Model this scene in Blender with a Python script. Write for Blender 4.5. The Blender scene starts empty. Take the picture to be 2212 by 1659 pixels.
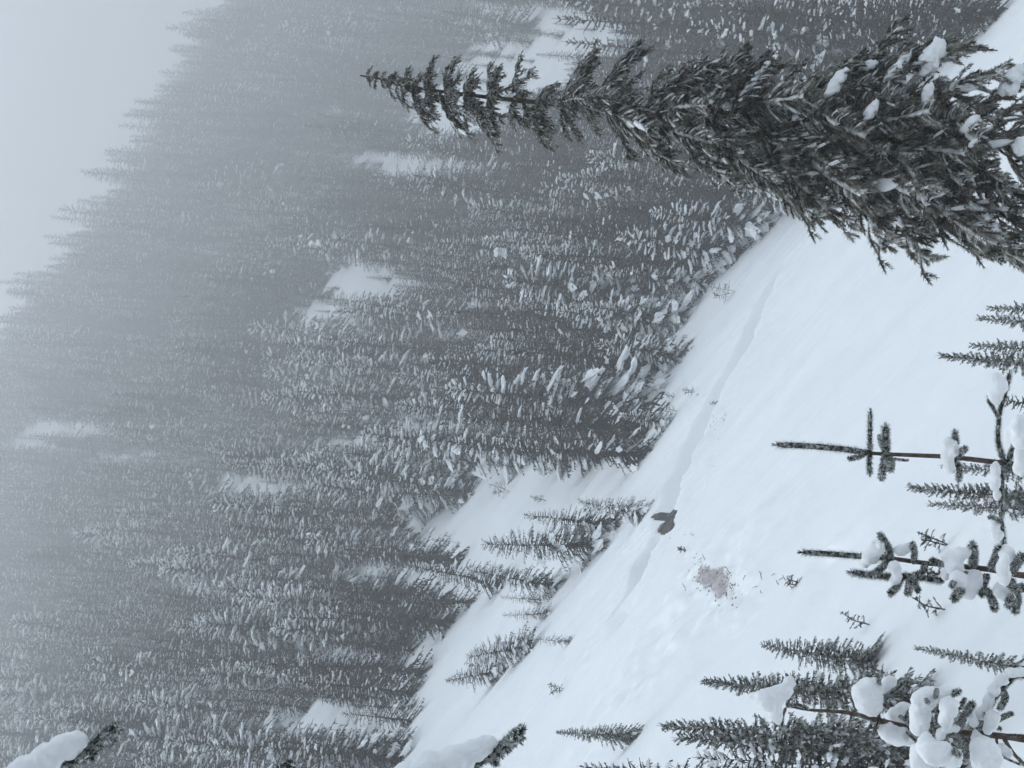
import bpy, math, random
import numpy as np
from mathutils import Vector, Matrix, noise as mnoise

R = math.radians
scene = bpy.context.scene
C = scene.collection

# ------------------------------------------------------------------ camera
# The photograph was taken with the phone held upright and stored lying on its side, so the camera is
# rolled a quarter turn (plus a few degrees of hand tilt): world up is Z, photo left is up.
F = 3039.0                      # focal length in units of a 2212 px wide photograph
ROLL = R(4.6)
e_r = Vector((math.cos(ROLL), 0, math.sin(ROLL)))       # to the right when the photo is held upright
e_u = Vector((-math.sin(ROLL), 0, math.cos(ROLL)))      # up when the photo is held upright
cam_data = bpy.data.cameras.new("camera")
cam = bpy.data.objects.new("camera", cam_data)
C.objects.link(cam)
m = Matrix.Identity(4)
for i, v in enumerate((-e_u, e_r, Vector((0, -1, 0)))):
    for j in range(3):
        m[j][i] = v[j]
cam.matrix_world = m
cam_data.sensor_fit = 'HORIZONTAL'
cam_data.sensor_width = 36
cam_data.lens = F / 2212 * 36
cam_data.clip_start = 0.05
cam_data.clip_end = 3000
scene.camera = cam

# ------------------------------------------------------------------ sky, sun, exposure
SUN_EL, SUN_AZ = R(48), R(-70)
world = bpy.data.worlds.new("World")
scene.world = world
world.use_nodes = True
nt = world.node_tree
for n in list(nt.nodes):
    nt.nodes.remove(n)
N = nt.nodes.new
out = N('ShaderNodeOutputWorld'); bg = N('ShaderNodeBackground')
sky = N('ShaderNodeTexSky'); sky.sky_type = 'NISHITA'; sky.sun_disc = False
sky.sun_elevation = SUN_EL; sky.sun_rotation = SUN_AZ; sky.dust_density = 6; sky.altitude = 1500
hs = N('ShaderNodeHueSaturation'); hs.inputs['Saturation'].default_value = 0.25
geo = N('ShaderNodeNewGeometry'); sep = N('ShaderNodeSeparateXYZ')
mr = N('ShaderNodeMapRange')            # overcast: zenith about three times as bright as the horizon
mr.inputs['From Min'].default_value = 0; mr.inputs['From Max'].default_value = 1
mr.inputs['To Min'].default_value = 2.7; mr.inputs['To Max'].default_value = 12.4
mr.clamp = True
tint = N('ShaderNodeVectorMath'); tint.operation = 'SCALE'
tint.inputs[0].default_value = (0.785, 0.890, 1.0)
inv = N('ShaderNodeMath'); inv.operation = 'MULTIPLY'; inv.inputs[1].default_value = -1.0
mix = N('ShaderNodeMix'); mix.data_type = 'RGBA'; mix.inputs['Factor'].default_value = 0.9
L = nt.links.new
L(geo.outputs['Incoming'], sep.inputs[0]); L(sep.outputs['Z'], inv.inputs[0]); L(inv.outputs[0], mr.inputs['Value'])
L(mr.outputs[0], tint.inputs['Scale']); L(sky.outputs[0], hs.inputs['Color'])
L(hs.outputs[0], mix.inputs['A']); L(tint.outputs[0], mix.inputs['B'])
L(mix.outputs['Result'], bg.inputs['Color']); bg.inputs['Strength'].default_value = 0.10
L(bg.outputs[0], out.inputs['Surface'])

sun_d = bpy.data.lights.new("sun", 'SUN'); sun_d.energy = 0.9; sun_d.angle = R(20); sun_d.color = (1, 0.97, 0.93)
sun = bpy.data.objects.new("sun", sun_d); C.objects.link(sun)
sd = Vector((math.sin(SUN_AZ) * math.cos(SUN_EL), math.cos(SUN_AZ) * math.cos(SUN_EL), math.sin(SUN_EL)))
sun.rotation_euler = sd.to_track_quat('Z', 'Y').to_euler()

vs = scene.view_settings
vs.view_transform = 'Standard'; vs.look = 'None'; vs.gamma = 1; vs.use_curve_mapping = False
vs.exposure = 0.82
cy = scene.cycles
cy.max_bounces = 6; cy.diffuse_bounces = 3; cy.glossy_bounces = 2; cy.volume_bounces = 2
cy.transparent_max_bounces = 4
cy.use_denoising = True
HAZE_DENSITY = 0.0023

# ------------------------------------------------------------------ helpers
def ray(px, py):
    """direction (y = 1) through a point of the photograph, in 2212 x 1659 units"""
    a = (1659 - py - 829.5) / F
    b = (1106 - px) / F
    return Vector((0, 1, 0)) + e_r * a + e_u * b

def at(px, py, d):
    return ray(px, py) * d

def project(p):
    a = p.dot(e_r) / p.y; b = p.dot(e_u) / p.y
    return 1106 - b * F, 829.5 - a * F

def hash2(ix, iy, seed):
    h = (ix.astype(np.int64) * 374761393 + iy.astype(np.int64) * 668265263 + seed * 974634777) & 0xFFFFFFFF
    h = ((h ^ (h >> 13)) * 1274126177) & 0xFFFFFFFF
    return ((h ^ (h >> 16)) & 0xFFFF) / 65535.0

def vnoise(x, y, seed=0):
    ix = np.floor(x); iy = np.floor(y)
    fx = x - ix; fy = y - iy
    fx = fx * fx * fx * (fx * (fx * 6 - 15) + 10); fy = fy * fy * fy * (fy * (fy * 6 - 15) + 10)
    a = hash2(ix, iy, seed); b = hash2(ix + 1, iy, seed); c = hash2(ix, iy + 1, seed); d = hash2(ix + 1, iy + 1, seed)
    return (a + (b - a) * fx) * (1 - fy) + (c + (d - c) * fx) * fy - 0.5

def sstep(a, b, x):
    t = np.clip((x - a) / (b - a), 0, 1)
    return t * t * (3 - 2 * t)

def softplus(x, w):
    return w * np.logaddexp(0, x / w)

class MB:
    def __init__(s):
        s.v = []; s.f = []; s.n = 0; s.mi = []
    def add(s, v, f, mi=0):
        v = np.asarray(v, dtype=float).reshape(-1, 3)
        s.v.append(v)
        for q in f:
            s.f.append(tuple(int(i) + s.n for i in q)); s.mi.append(mi)
        s.n += len(v)
    def merged(s, o, mi):
        s.add(np.concatenate(o.v), o.f, mi)
    def mesh(s, name, mats, smooth=True):
        me = bpy.data.meshes.new(name)
        v = np.concatenate(s.v) if s.v else np.zeros((0, 3))
        me.from_pydata(v.tolist(), [], s.f)
        for mt in (mats if isinstance(mats, (list, tuple)) else [mats]):
            me.materials.append(mt)
        if any(s.mi):
            me.polygons.foreach_set('material_index', s.mi)
        me.polygons.foreach_set('use_smooth', [smooth] * len(me.polygons))
        me.update()
        return me

def link(name, me, parent=None):
    o = bpy.data.objects.new(name, me); C.objects.link(o)
    if parent is not None:
        o.parent = parent
    return o

def thing(name, label, cat, loc=(0, 0, 0), group=None):
    o = bpy.data.objects.new(name, None); C.objects.link(o)
    o.empty_display_size = 0.2
    o.location = loc; o['label'] = label; o['category'] = cat
    if group:
        o['group'] = group
    return o

def tube(mb, pts, radii, k=6, mi=0, cap=True):
    pts = [Vector(p) for p in pts]
    vs_, fs = [], []
    for i, p in enumerate(pts):
        t = (pts[min(i + 1, len(pts) - 1)] - pts[max(i - 1, 0)]).normalized()
        u = t.cross(Vector((0.13, 0.97, 0.21))).normalized(); w = t.cross(u)
        for j in range(k):
            a = 2 * math.pi * j / k
            vs_.append(p + (u * math.cos(a) + w * math.sin(a)) * radii[i])
    for i in range(len(pts) - 1):
        for j in range(k):
            a = i * k + j; b = i * k + (j + 1) % k
            fs.append((a, b, b + k, a + k))
    if cap:
        vs_.append(pts[-1]); e = len(vs_) - 1; b0 = (len(pts) - 1) * k
        for j in range(k):
            fs.append((b0 + j, b0 + (j + 1) % k, e))
    mb.add([tuple(v) for v in vs_], fs, mi)

def smooth_path(pts, n):
    """Catmull-Rom through the points"""
    p = np.array([tuple(q) for q in pts], float)
    p = np.vstack([2 * p[0] - p[1], p, 2 * p[-1] - p[-2]])
    res = []
    segs = len(p) - 3
    for t in np.linspace(0, segs - 1e-6, n):
        i = int(t); u = t - i
        a, b, c, d = p[i], p[i + 1], p[i + 2], p[i + 3]
        res.append(0.5 * ((2 * b) + (-a + c) * u + (2 * a - 5 * b + 4 * c - d) * u * u + (-a + 3 * b - 3 * c + d) * u ** 3))
    return np.array(res)

def needles(mb, pts, nlen, dens, width, rng, lean=0.62, mi=0, start=0.0, tipbush=True):
    """needles standing all round a shoot: one thin triangle each"""
    p = np.asarray(pts, float)
    seg = np.linalg.norm(np.diff(p, axis=0), axis=1); cum = np.concatenate([[0], np.cumsum(seg)])
    n = max(4, int(cum[-1] * dens))
    s = (start + (1 - start) * rng.random(n)) * cum[-1]
    if tipbush:
        k = max(3, n // 14); s[:k] = cum[-1] * (1 - 0.01 * rng.random(k))
    idx = np.clip(np.searchsorted(cum, s) - 1, 0, len(seg) - 1)
    u = ((s - cum[idx]) / np.maximum(seg[idx], 1e-9))[:, None]
    base = p[idx] * (1 - u) + p[idx + 1] * u
    t = (p[idx + 1] - p[idx]) / np.maximum(seg[idx], 1e-9)[:, None]
    r = rng.normal(size=(n, 3)); r -= (r * t).sum(1)[:, None] * t
    r /= np.linalg.norm(r, axis=1)[:, None]
    ln = nlen * (0.75 + 0.5 * rng.random(n))[:, None]
    le = np.full((n, 1), lean)
    if tipbush:
        le[:k] = 0.95
    d = r * np.sqrt(1 - le * le) + t * le
    side = np.cross(t, r) * (width * 0.5)
    v = np.empty((n, 3, 3)); v[:, 0] = base - side; v[:, 1] = base + side; v[:, 2] = base + d * ln
    mb.add(v.reshape(-1, 3), np.arange(n * 3).reshape(n, 3), mi)

# ------------------------------------------------------------------ materials
def new_mat(name):
    mt = bpy.data.materials.new(name); mt.use_nodes = True
    return mt, mt.node_tree, mt.node_tree.nodes['Principled BSDF']

def noise_mix(t, c1, c2, scale, lo, hi, coord='Object', detail=4.0):
    n = t.nodes.new('ShaderNodeTexNoise'); n.inputs['Scale'].default_value = scale; n.inputs['Detail'].default_value = detail
    tc = t.nodes.new('ShaderNodeTexCoord'); t.links.new(tc.outputs[coord], n.inputs['Vector'])
    mp = t.nodes.new('ShaderNodeMapRange'); mp.inputs['From Min'].default_value = lo; mp.inputs['From Max'].default_value = hi
    t.links.new(n.outputs['Fac'], mp.inputs['Value'])
    mx = t.nodes.new('ShaderNodeMix'); mx.data_type = 'RGBA'
    t.links.new(mp.outputs[0], mx.inputs['Factor'])
    for s, c in (('A', c1), ('B', c2)):
        if isinstance(c, tuple):
            mx.inputs[s].default_value = (*c, 1)
        else:
            t.links.new(c, mx.inputs[s])
    return mx.outputs['Result']

def add_bump(t, b, scale, dist, strength=1.0, detail=3.0):
    n = t.nodes.new('ShaderNodeTexNoise'); n.inputs['Scale'].default_value = scale; n.inputs['Detail'].default_value = detail
    tc = t.nodes.new('ShaderNodeTexCoord'); t.links.new(tc.outputs['Object'], n.inputs['Vector'])
    bp = t.nodes.new('ShaderNodeBump'); bp.inputs['Distance'].default_value = dist; bp.inputs['Strength'].default_value = strength
    t.links.new(n.outputs['Fac'], bp.inputs['Height']); t.links.new(bp.outputs[0], b.inputs['Normal'])

SNOW_COL = (0.87, 0.89, 0.90)
def make_ground_mat():
    mt, t, b = new_mat('snow_ground')
    snow = noise_mix(t, SNOW_COL, (0.83, 0.855, 0.88), 0.35, 0.35, 0.7)
    at_ = t.nodes.new('ShaderNodeAttribute'); at_.attribute_name = 'dirt'
    n = t.nodes.new('ShaderNodeTexNoise'); n.inputs['Scale'].default_value = 3.6; n.inputs['Detail'].default_value = 9; n.inputs['Roughness'].default_value = 0.7
    tc = t.nodes.new('ShaderNodeTexCoord'); t.links.new(tc.outputs['Object'], n.inputs['Vector'])
    ad = t.nodes.new('ShaderNodeMath'); ad.operation = 'ADD'
    t.links.new(n.outputs['Fac'], ad.inputs[0]); t.links.new(at_.outputs['Fac'], ad.inputs[1])
    mp = t.nodes.new('ShaderNodeMapRange'); mp.inputs['From Min'].default_value = 0.97; mp.inputs['From Max'].default_value = 1.14
    mp.inputs['To Max'].default_value = 0.72
    t.links.new(ad.outputs[0], mp.inputs['Value'])
    dirt = noise_mix(t, (0.235, 0.170, 0.165), (0.43, 0.36, 0.36), 9.0, 0.35, 0.65)
    mx = t.nodes.new('ShaderNodeMix'); mx.data_type = 'RGBA'
    t.links.new(mp.outputs[0], mx.inputs['Factor']); t.links.new(snow, mx.inputs['A']); t.links.new(dirt, mx.inputs['B'])
    t.links.new(mx.outputs['Result'], b.inputs['Base Color'])
    b.inputs['Roughness'].default_value = 0.75; b.inputs['Specular IOR Level'].default_value = 0.15
    add_bump(t, b, 2.2, 0.05, 0.6, 6)
    return mt

def make_snow_mat(name, scale, dist):
    mt, t, b = new_mat(name)
    t.links.new(noise_mix(t, SNOW_COL, (0.80, 0.825, 0.85), scale * 0.4, 0.35, 0.7), b.inputs['Base Color'])
    b.inputs['Roughness'].default_value = 0.75; b.inputs['Specular IOR Level'].default_value = 0.15
    add_bump(t, b, scale, dist, 0.7, 5)
    return mt

def make_needle_mat(name, dark, mid, frost, scale, lo, hi):
    mt, t, b = new_mat(name)
    g = noise_mix(t, dark, mid, scale * 0.5, 0.35, 0.65)
    t.links.new(noise_mix(t, g, frost, scale, lo, hi, detail=6), b.inputs['Base Color'])
    b.inputs['Roughness'].default_value = 0.7; b.inputs['Specular IOR Level'].default_value = 0.2
    return mt

M_ground = make_ground_mat()
M_snow_near = make_snow_mat('pillow_snow', 60, 0.002)
M_snow_tree = make_snow_mat('branch_snow', 9, 0.02)
M_needle_near = make_needle_mat('rimed_needles', (0.022, 0.032, 0.022), (0.06, 0.07, 0.045), (0.50, 0.52, 0.52), 70, 0.46, 0.62)
M_needle_big = make_needle_mat('frosted_needles', (0.020, 0.021, 0.014), (0.075, 0.070, 0.045), (0.46, 0.45, 0.40), 10, 0.43, 0.63)
M_needle_forest = make_needle_mat('forest_needles', (0.018, 0.019, 0.015), (0.045, 0.041, 0.029), (0.27, 0.27, 0.27), 3.5, 0.56, 0.76)
M_needle_sap = make_needle_mat('frosty_green_needles', (0.040, 0.046, 0.034), (0.11, 0.112, 0.08), (0.52, 0.53, 0.52), 5, 0.42, 0.62)
def make_bark():
    mt, t, b = new_mat('bark')
    c = noise_mix(t, (0.045, 0.034, 0.027), (0.12, 0.09, 0.07), 40, 0.35, 0.65)
    t.links.new(noise_mix(t, c, (0.4, 0.4, 0.4), 14, 0.62, 0.75), b.inputs['Base Color'])
    b.inputs['Roughness'].default_value = 0.9
    add_bump(t, b, 90, 0.004)
    return mt
M_bark = make_bark()
M_rime = make_snow_mat('rime', 200, 0.001)
M_rime_big = make_needle_mat('thick_rime', (0.26, 0.26, 0.25), (0.44, 0.45, 0.44), (0.72, 0.74, 0.75), 14, 0.42, 0.62)
def make_water():
    mt, t, b = new_mat('stream_water')
    t.links.new(noise_mix(t, (0.030, 0.027, 0.025), (0.055, 0.046, 0.04), 2.5, 0.35, 0.65), b.inputs['Base Color'])
    b.inputs['Roughness'].default_value = 0.25; b.inputs['IOR'].default_value = 1.33
    add_bump(t, b, 8, 0.01)
    return mt
M_water = make_water()

# ------------------------------------------------------------------ terrain
CREEK_PX = [(1760, 500), (1700, 562), (1645, 660), (1605, 750), (1545, 850), (1500, 950), (1465, 1040), (1440, 1095), (1425, 1165), (1392, 1200), (1375, 1255), (1330, 1320)]
TRACK_PX = [(2000, 985), (1950, 1060), (1890, 1110), (1830, 1165), (1800, 1180)]
HOLE_Z = [(880, 580), (1010, 595), (1100, 610), (1165, 670), (1110, 750), (1090, 820), (1140, 915), (1090, 1000), (980, 1090), (900, 1165),
          (830, 1130), (760, 1060), (740, 980), (775, 895), (830, 858), (850, 832), (825, 808), (800, 810), (760, 820), (690, 750), (770, 690), (870, 650)]
HOLE_PX = [((2450 + 0.1808 * (930 + 1.18 * (a - 930)) ) / 1.8228, (1900 + 0.1808 * (860 + 1.12 * (b - 860))) / 1.8228) for a, b in HOLE_Z]
MOUND_PX = [(1640, 1115, 30), ]

def base_height(x, y):
    x = np.asarray(x, float); y = np.asarray(y, float)
    ax = np.abs(x)
    xe = np.sign(x) * np.where(ax < 220, ax, 220 + 60 * np.tanh((ax - 220) / 60))
    z = -7.4 - 0.026 * y - 0.68 * xe
    q = softplus(y - 57 - 6 * vnoise(x / 30, y / 60, 3), 4.0)
    q1 = 612 - softplus(612 - q, 25)
    z = z + 0.1413 * q1 + 0.000469 * q1 * q1 + np.where(xe < -20, 0.00075, 0.0002) * q1 * np.clip(xe + 20, -170, 200) - 0.45 * softplus(q - 612, 25) * (q > 400)
    # rolling ground under the forest
    wf = sstep(60, 130, y)
    z = z + wf * (9 * vnoise(x / 70, y / 80, 11) + 4 * vnoise(x / 28, y / 30, 12))
    # drifts on the open slope: long soft waves running down the fall line
    wn = 1 - sstep(70, 110, y)
    z = z + wn * (0.55 * vnoise(x / 16, y / 9, 21) + 0.28 * vnoise((x + y * .3) / 9, y / 3.2, 22) + 0.17 * vnoise((x - y * .2) / 3.4, y / 1.3, 23)
                  + 0.055 * vnoise(x / 1.1, y / 0.6, 24) + 0.03 * vnoise(x / .5, y / .3, 25))
    r = np.hypot(x, y)
    zk = -2.75 + 0.12 * vnoise(x / 1.5, y / 1.5, 31)
    w = sstep(4.8, 15, r)
    return zk * (1 - w) + z * w

def hit(px, py, hfun=base_height, far=760):
    d = ray(px, py)
    ys = np.concatenate([np.linspace(8, 80, 1500), np.linspace(80.2, far, 2500)])
    diff = d.z * ys - hfun(d.x * ys, ys)
    k = np.nonzero(diff < 0)[0]
    if len(k) == 0:
        return None
    i = k[0]
    if i == 0:
        return d * ys[0]
    t = diff[i - 1] / (diff[i - 1] - diff[i])
    return d * (ys[i - 1] + t * (ys[i] - ys[i - 1]))

def ground_poly(pxs):
    return np.array([tuple(hit(*p))[:2] for p in pxs])

CREEK = smooth_path([(*p, 0) for p in ground_poly(CREEK_PX)], 60)[:, :2]
TRACK = smooth_path([(*p, 0) for p in ground_poly(TRACK_PX)], 24)[:, :2]
HOLE = ground_poly(HOLE_PX)
HC = HOLE.mean(0)

def seg_dist(x, y, P):
    best = np.full(x.shape, 1e9); sd_ = np.zeros(x.shape); tt = np.zeros(x.shape)
    for i in range(len(P) - 1):
        a, b = P[i], P[i + 1]; ab = b - a; l2 = (ab * ab).sum() + 1e-12
        t = np.clip(((x - a[0]) * ab[0] + (y - a[1]) * ab[1]) / l2, 0, 1)
        dx = x - a[0] - t * ab[0]; dy = y - a[1] - t * ab[1]
        d = np.hypot(dx, dy); k = d < best
        best = np.where(k, d, best)
        sd_ = np.where(k, np.sign(ab[0] * dy - ab[1] * dx) * d, sd_)
        tt = np.where(k, (i + t) / (len(P) - 1), tt)
    return best, sd_, tt

def in_poly(x, y, P):
    c = np.zeros(x.shape, bool); j = len(P) - 1
    for i in range(len(P)):
        xi, yi = P[i]; xj, yj = P[j]
        c ^= ((yi > y) != (yj > y)) & (x < (xj - xi) * (y - yi) / (yj - yi + 1e-12) + xi)
        j = i
    return c

SCREE = ground_poly([(1548, 1255)])[0]
SCREE_AX = ground_poly([(1548, 1200), (1548, 1310), (1490, 1255), (1603, 1255)])
LUMPS = ground_poly([(1420, 1360), (1640, 1120), (1345, 1325), (1480, 1290), (1450, 1330), (1560, 1180)])

def scree_mask(x, y):
    """1 in the middle of the bare patch, 0 at its rim (a slanted, ragged oval on the ground)"""
    ux = (SCREE_AX[1] - SCREE_AX[0]) / 2; uy = (SCREE_AX[3] - SCREE_AX[2]) / 2
    A = np.linalg.inv(np.array([ux, uy]).T)
    dx = x - SCREE[0]; dy = y - SCREE[1]
    a = A[0, 0] * dx + A[0, 1] * dy; b = A[1, 0] * dx + A[1, 1] * dy
    a2 = a * 0.85 + b * 0.5; b2 = b * 0.85 - a * 0.5
    return np.clip(1.06 - np.sqrt((a2 / 1.25) ** 2 + (b2 / 0.8) ** 2), -1, 1)

def height(x, y, with_hole=True):
    x = np.asarray(x, float); y = np.asarray(y, float)
    z = base_height(x, y)
    near = (y > 25) & (y < 75) & (np.abs(x) < 30)
    if near.any():
        xs, ys = x[near], y[near]
        d, s, t = seg_dist(xs, ys, CREEK)
        wid = 0.38 + 0.30 * np.sin(np.clip(t * 3.1, 0, 3.1)) + 0.15 * vnoise(xs / 1.2, ys / 1.2, 41)
        dep = 0.68 * sstep(0.02, 0.28, t) * (1 - 0.85 * np.exp(-((t - 0.67) / 0.055) ** 2)) * (1 - 0.35 * sstep(0.85, 1, t))
        groove = -dep * (1 - sstep(0.45, 1.0, d / wid)) + 0.10 * dep * np.exp(-((d - 1.5 * wid) / 0.6) ** 2)
        d2, s2, t2 = seg_dist(xs, ys, TRACK)
        groove += 0.10 * np.exp(-(s2 / 0.22) ** 2) * (d2 < 1.2) - 0.10 * np.exp(-((s2 - 0.35) / 0.25) ** 2) * (d2 < 1.2)
        sm = scree_mask(xs, ys)
        ch = np.exp(-(((xs - SCREE[0] + 1.2) / 3.2) ** 2 + ((ys - SCREE[1] - .6) / 3.5) ** 2))      # trampled, lumpy snow around the bare patch
        groove += ch * (0.20 * vnoise(xs / .8, ys / .7, 53) + 0.12 * vnoise(xs / .33, ys / .3, 54))
        groove += (d < 2.2) * (0.07 * vnoise(xs / .6, ys / .5, 55) + 0.05 * vnoise(xs / .25, ys / .22, 56))
        groove += np.clip(sm + 0.6, 0, 1) * (0.22 * vnoise(xs / 0.45, ys / 0.5, 51) + 0.12 * vnoise(xs / 0.16, ys / 0.2, 52))
        for k, (lx, ly) in enumerate(LUMPS):
            groove += (-0.32 if k in (0, 2) else 0.16) * np.exp(-(((xs - lx) / 0.5) ** 2 + ((ys - ly) / 0.7) ** 2))
        hole = in_poly(xs, ys, HOLE)
        if with_hole:
            groove = np.where(hole, groove - 0.60, groove)
        z[near] += groove
    return z

def build_ground():
    a_in = np.linspace(-0.34, 0.34, 560)
    a_out = np.concatenate([np.linspace(0.36, 0.9, 40), np.linspace(0.95, math.pi, 50)])
    ang = np.concatenate([-a_out[::-1], a_in, a_out[:-1]])
    rad = np.concatenate([np.linspace(0.4, 6, 20), np.geomspace(6.2, 30, 170), np.geomspace(30.1, 44, 120)[1:], np.linspace(44, 54, 200)[1:],
                          np.geomspace(54.1, 75, 110), np.geomspace(76, 760, 230), np.geomspace(780, 1000, 10)])
    A, Rr = np.meshgrid(ang, rad, indexing='ij')
    X = Rr * np.sin(A); Y = Rr * np.cos(A)
    Z = height(X.ravel(), Y.ravel())
    na, nr = A.shape
    v = np.empty((na * nr + 1, 3)); v[:-1, 0] = X.ravel(); v[:-1, 1] = Y.ravel(); v[:-1, 2] = Z; v[-1] = (0, 0, -2.75)
    i = np.arange(na)[:, None]; j = np.arange(nr - 1)[None, :]
    i2 = (i + 1) % na
    q = np.stack([i * nr + j, i * nr + j + 1, i2 * nr + j + 1, i2 * nr + j], -1).reshape(-1, 4)
    tr = np.stack([np.full(na, na * nr), np.arange(na) * nr, ((np.arange(na) + 1) % na) * nr], -1)
    me = bpy.data.meshes.new('snow_slope')
    me.vertices.add(len(v)); me.vertices.foreach_set('co', v.ravel())
    nl = q.size + tr.size
    me.loops.add(nl); me.loops.foreach_set('vertex_index', np.concatenate([q.ravel(), tr.ravel()]).astype(np.int32))
    me.polygons.add(len(q) + len(tr))
    st = np.concatenate([np.arange(len(q)) * 4, q.size + np.arange(len(tr)) * 3]).astype(np.int32)
    me.polygons.foreach_set('loop_start', st)
    me.polygons.foreach_set('use_smooth', np.ones(len(q) + len(tr), bool))
    me.update(calc_edges=True); me.validate()
    at_ = me.attributes.new('dirt', 'FLOAT', 'POINT')
    at_.data.foreach_set('value', scree_mask(v[:, 0], v[:, 1]))
    me.materials.append(M_ground)
    o = link('snow_slope', me); o['kind'] = 'structure'
    # which way up
    if me.polygons[len(q) // 2].normal.z < 0:
        me.flip_normals()
    return o
build_ground()

# water at the bottom of the hole, following the bed of the stream
mb = MB()
gx, gy = HOLE[:, 0], HOLE[:, 1]
cx_, cy_ = HC
x0, x1, y0, y1 = gx.min() - .3, gx.max() + .3, gy.min() - .6, gy.max() + .6
nx = 24
vv = []
for i in range(nx + 1):
    for j in range(nx + 1):
        x = x0 + (x1 - x0) * i / nx; y = y0 + (y1 - y0) * j / nx
        vv.append((x, y, float(height(np.array([x]), np.array([y]), False)[0]) - 0.04))
mb.add(vv, [(i * (nx + 1) + j, (i + 1) * (nx + 1) + j, (i + 1) * (nx + 1) + j + 1, i * (nx + 1) + j + 1) for i in range(nx) for j in range(nx)])
o = link('stream_water', mb.mesh('stream_water', M_water)); o['kind'] = 'structure'

# ------------------------------------------------------------------ forest fir builder
ICO = None
def ico(sub=1):
    import bmesh
    bm = bmesh.new(); bmesh.ops.create_icosphere(bm, subdivisions=sub, radius=1)
    v = np.array([tuple(q.co) for q in bm.verts]); f = [[w.index for w in p.verts] for p in bm.faces]; bm.free()
    return v, f
ICO1 = ico(1); ICO2 = ico(2); ICO3 = ico(3)

def clump(mb, c, ax, rad, rng, jit=0.25, shape=ICO2, mi=0):
    """one lump of snow, long axis ax"""
    v = shape[0].copy()
    t = Vector(ax).normalized(); s = t.cross(Vector((0, 0, 1)))
    s = s.normalized() if s.length > 1e-3 else Vector((1, 0, 0)); u = s.cross(t)
    n = rng.normal(size=(len(v), 1)) * jit
    v = v * (1 + n)
    v[:, 2] = np.where(v[:, 2] < 0, v[:, 2] * 0.55, v[:, 2])
    B = np.array([tuple(t * rad[0]), tuple(s * rad[1]), tuple(u * rad[2])])
    mb.add(v @ B + np.array(tuple(c)), shape[1], mi)

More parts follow.
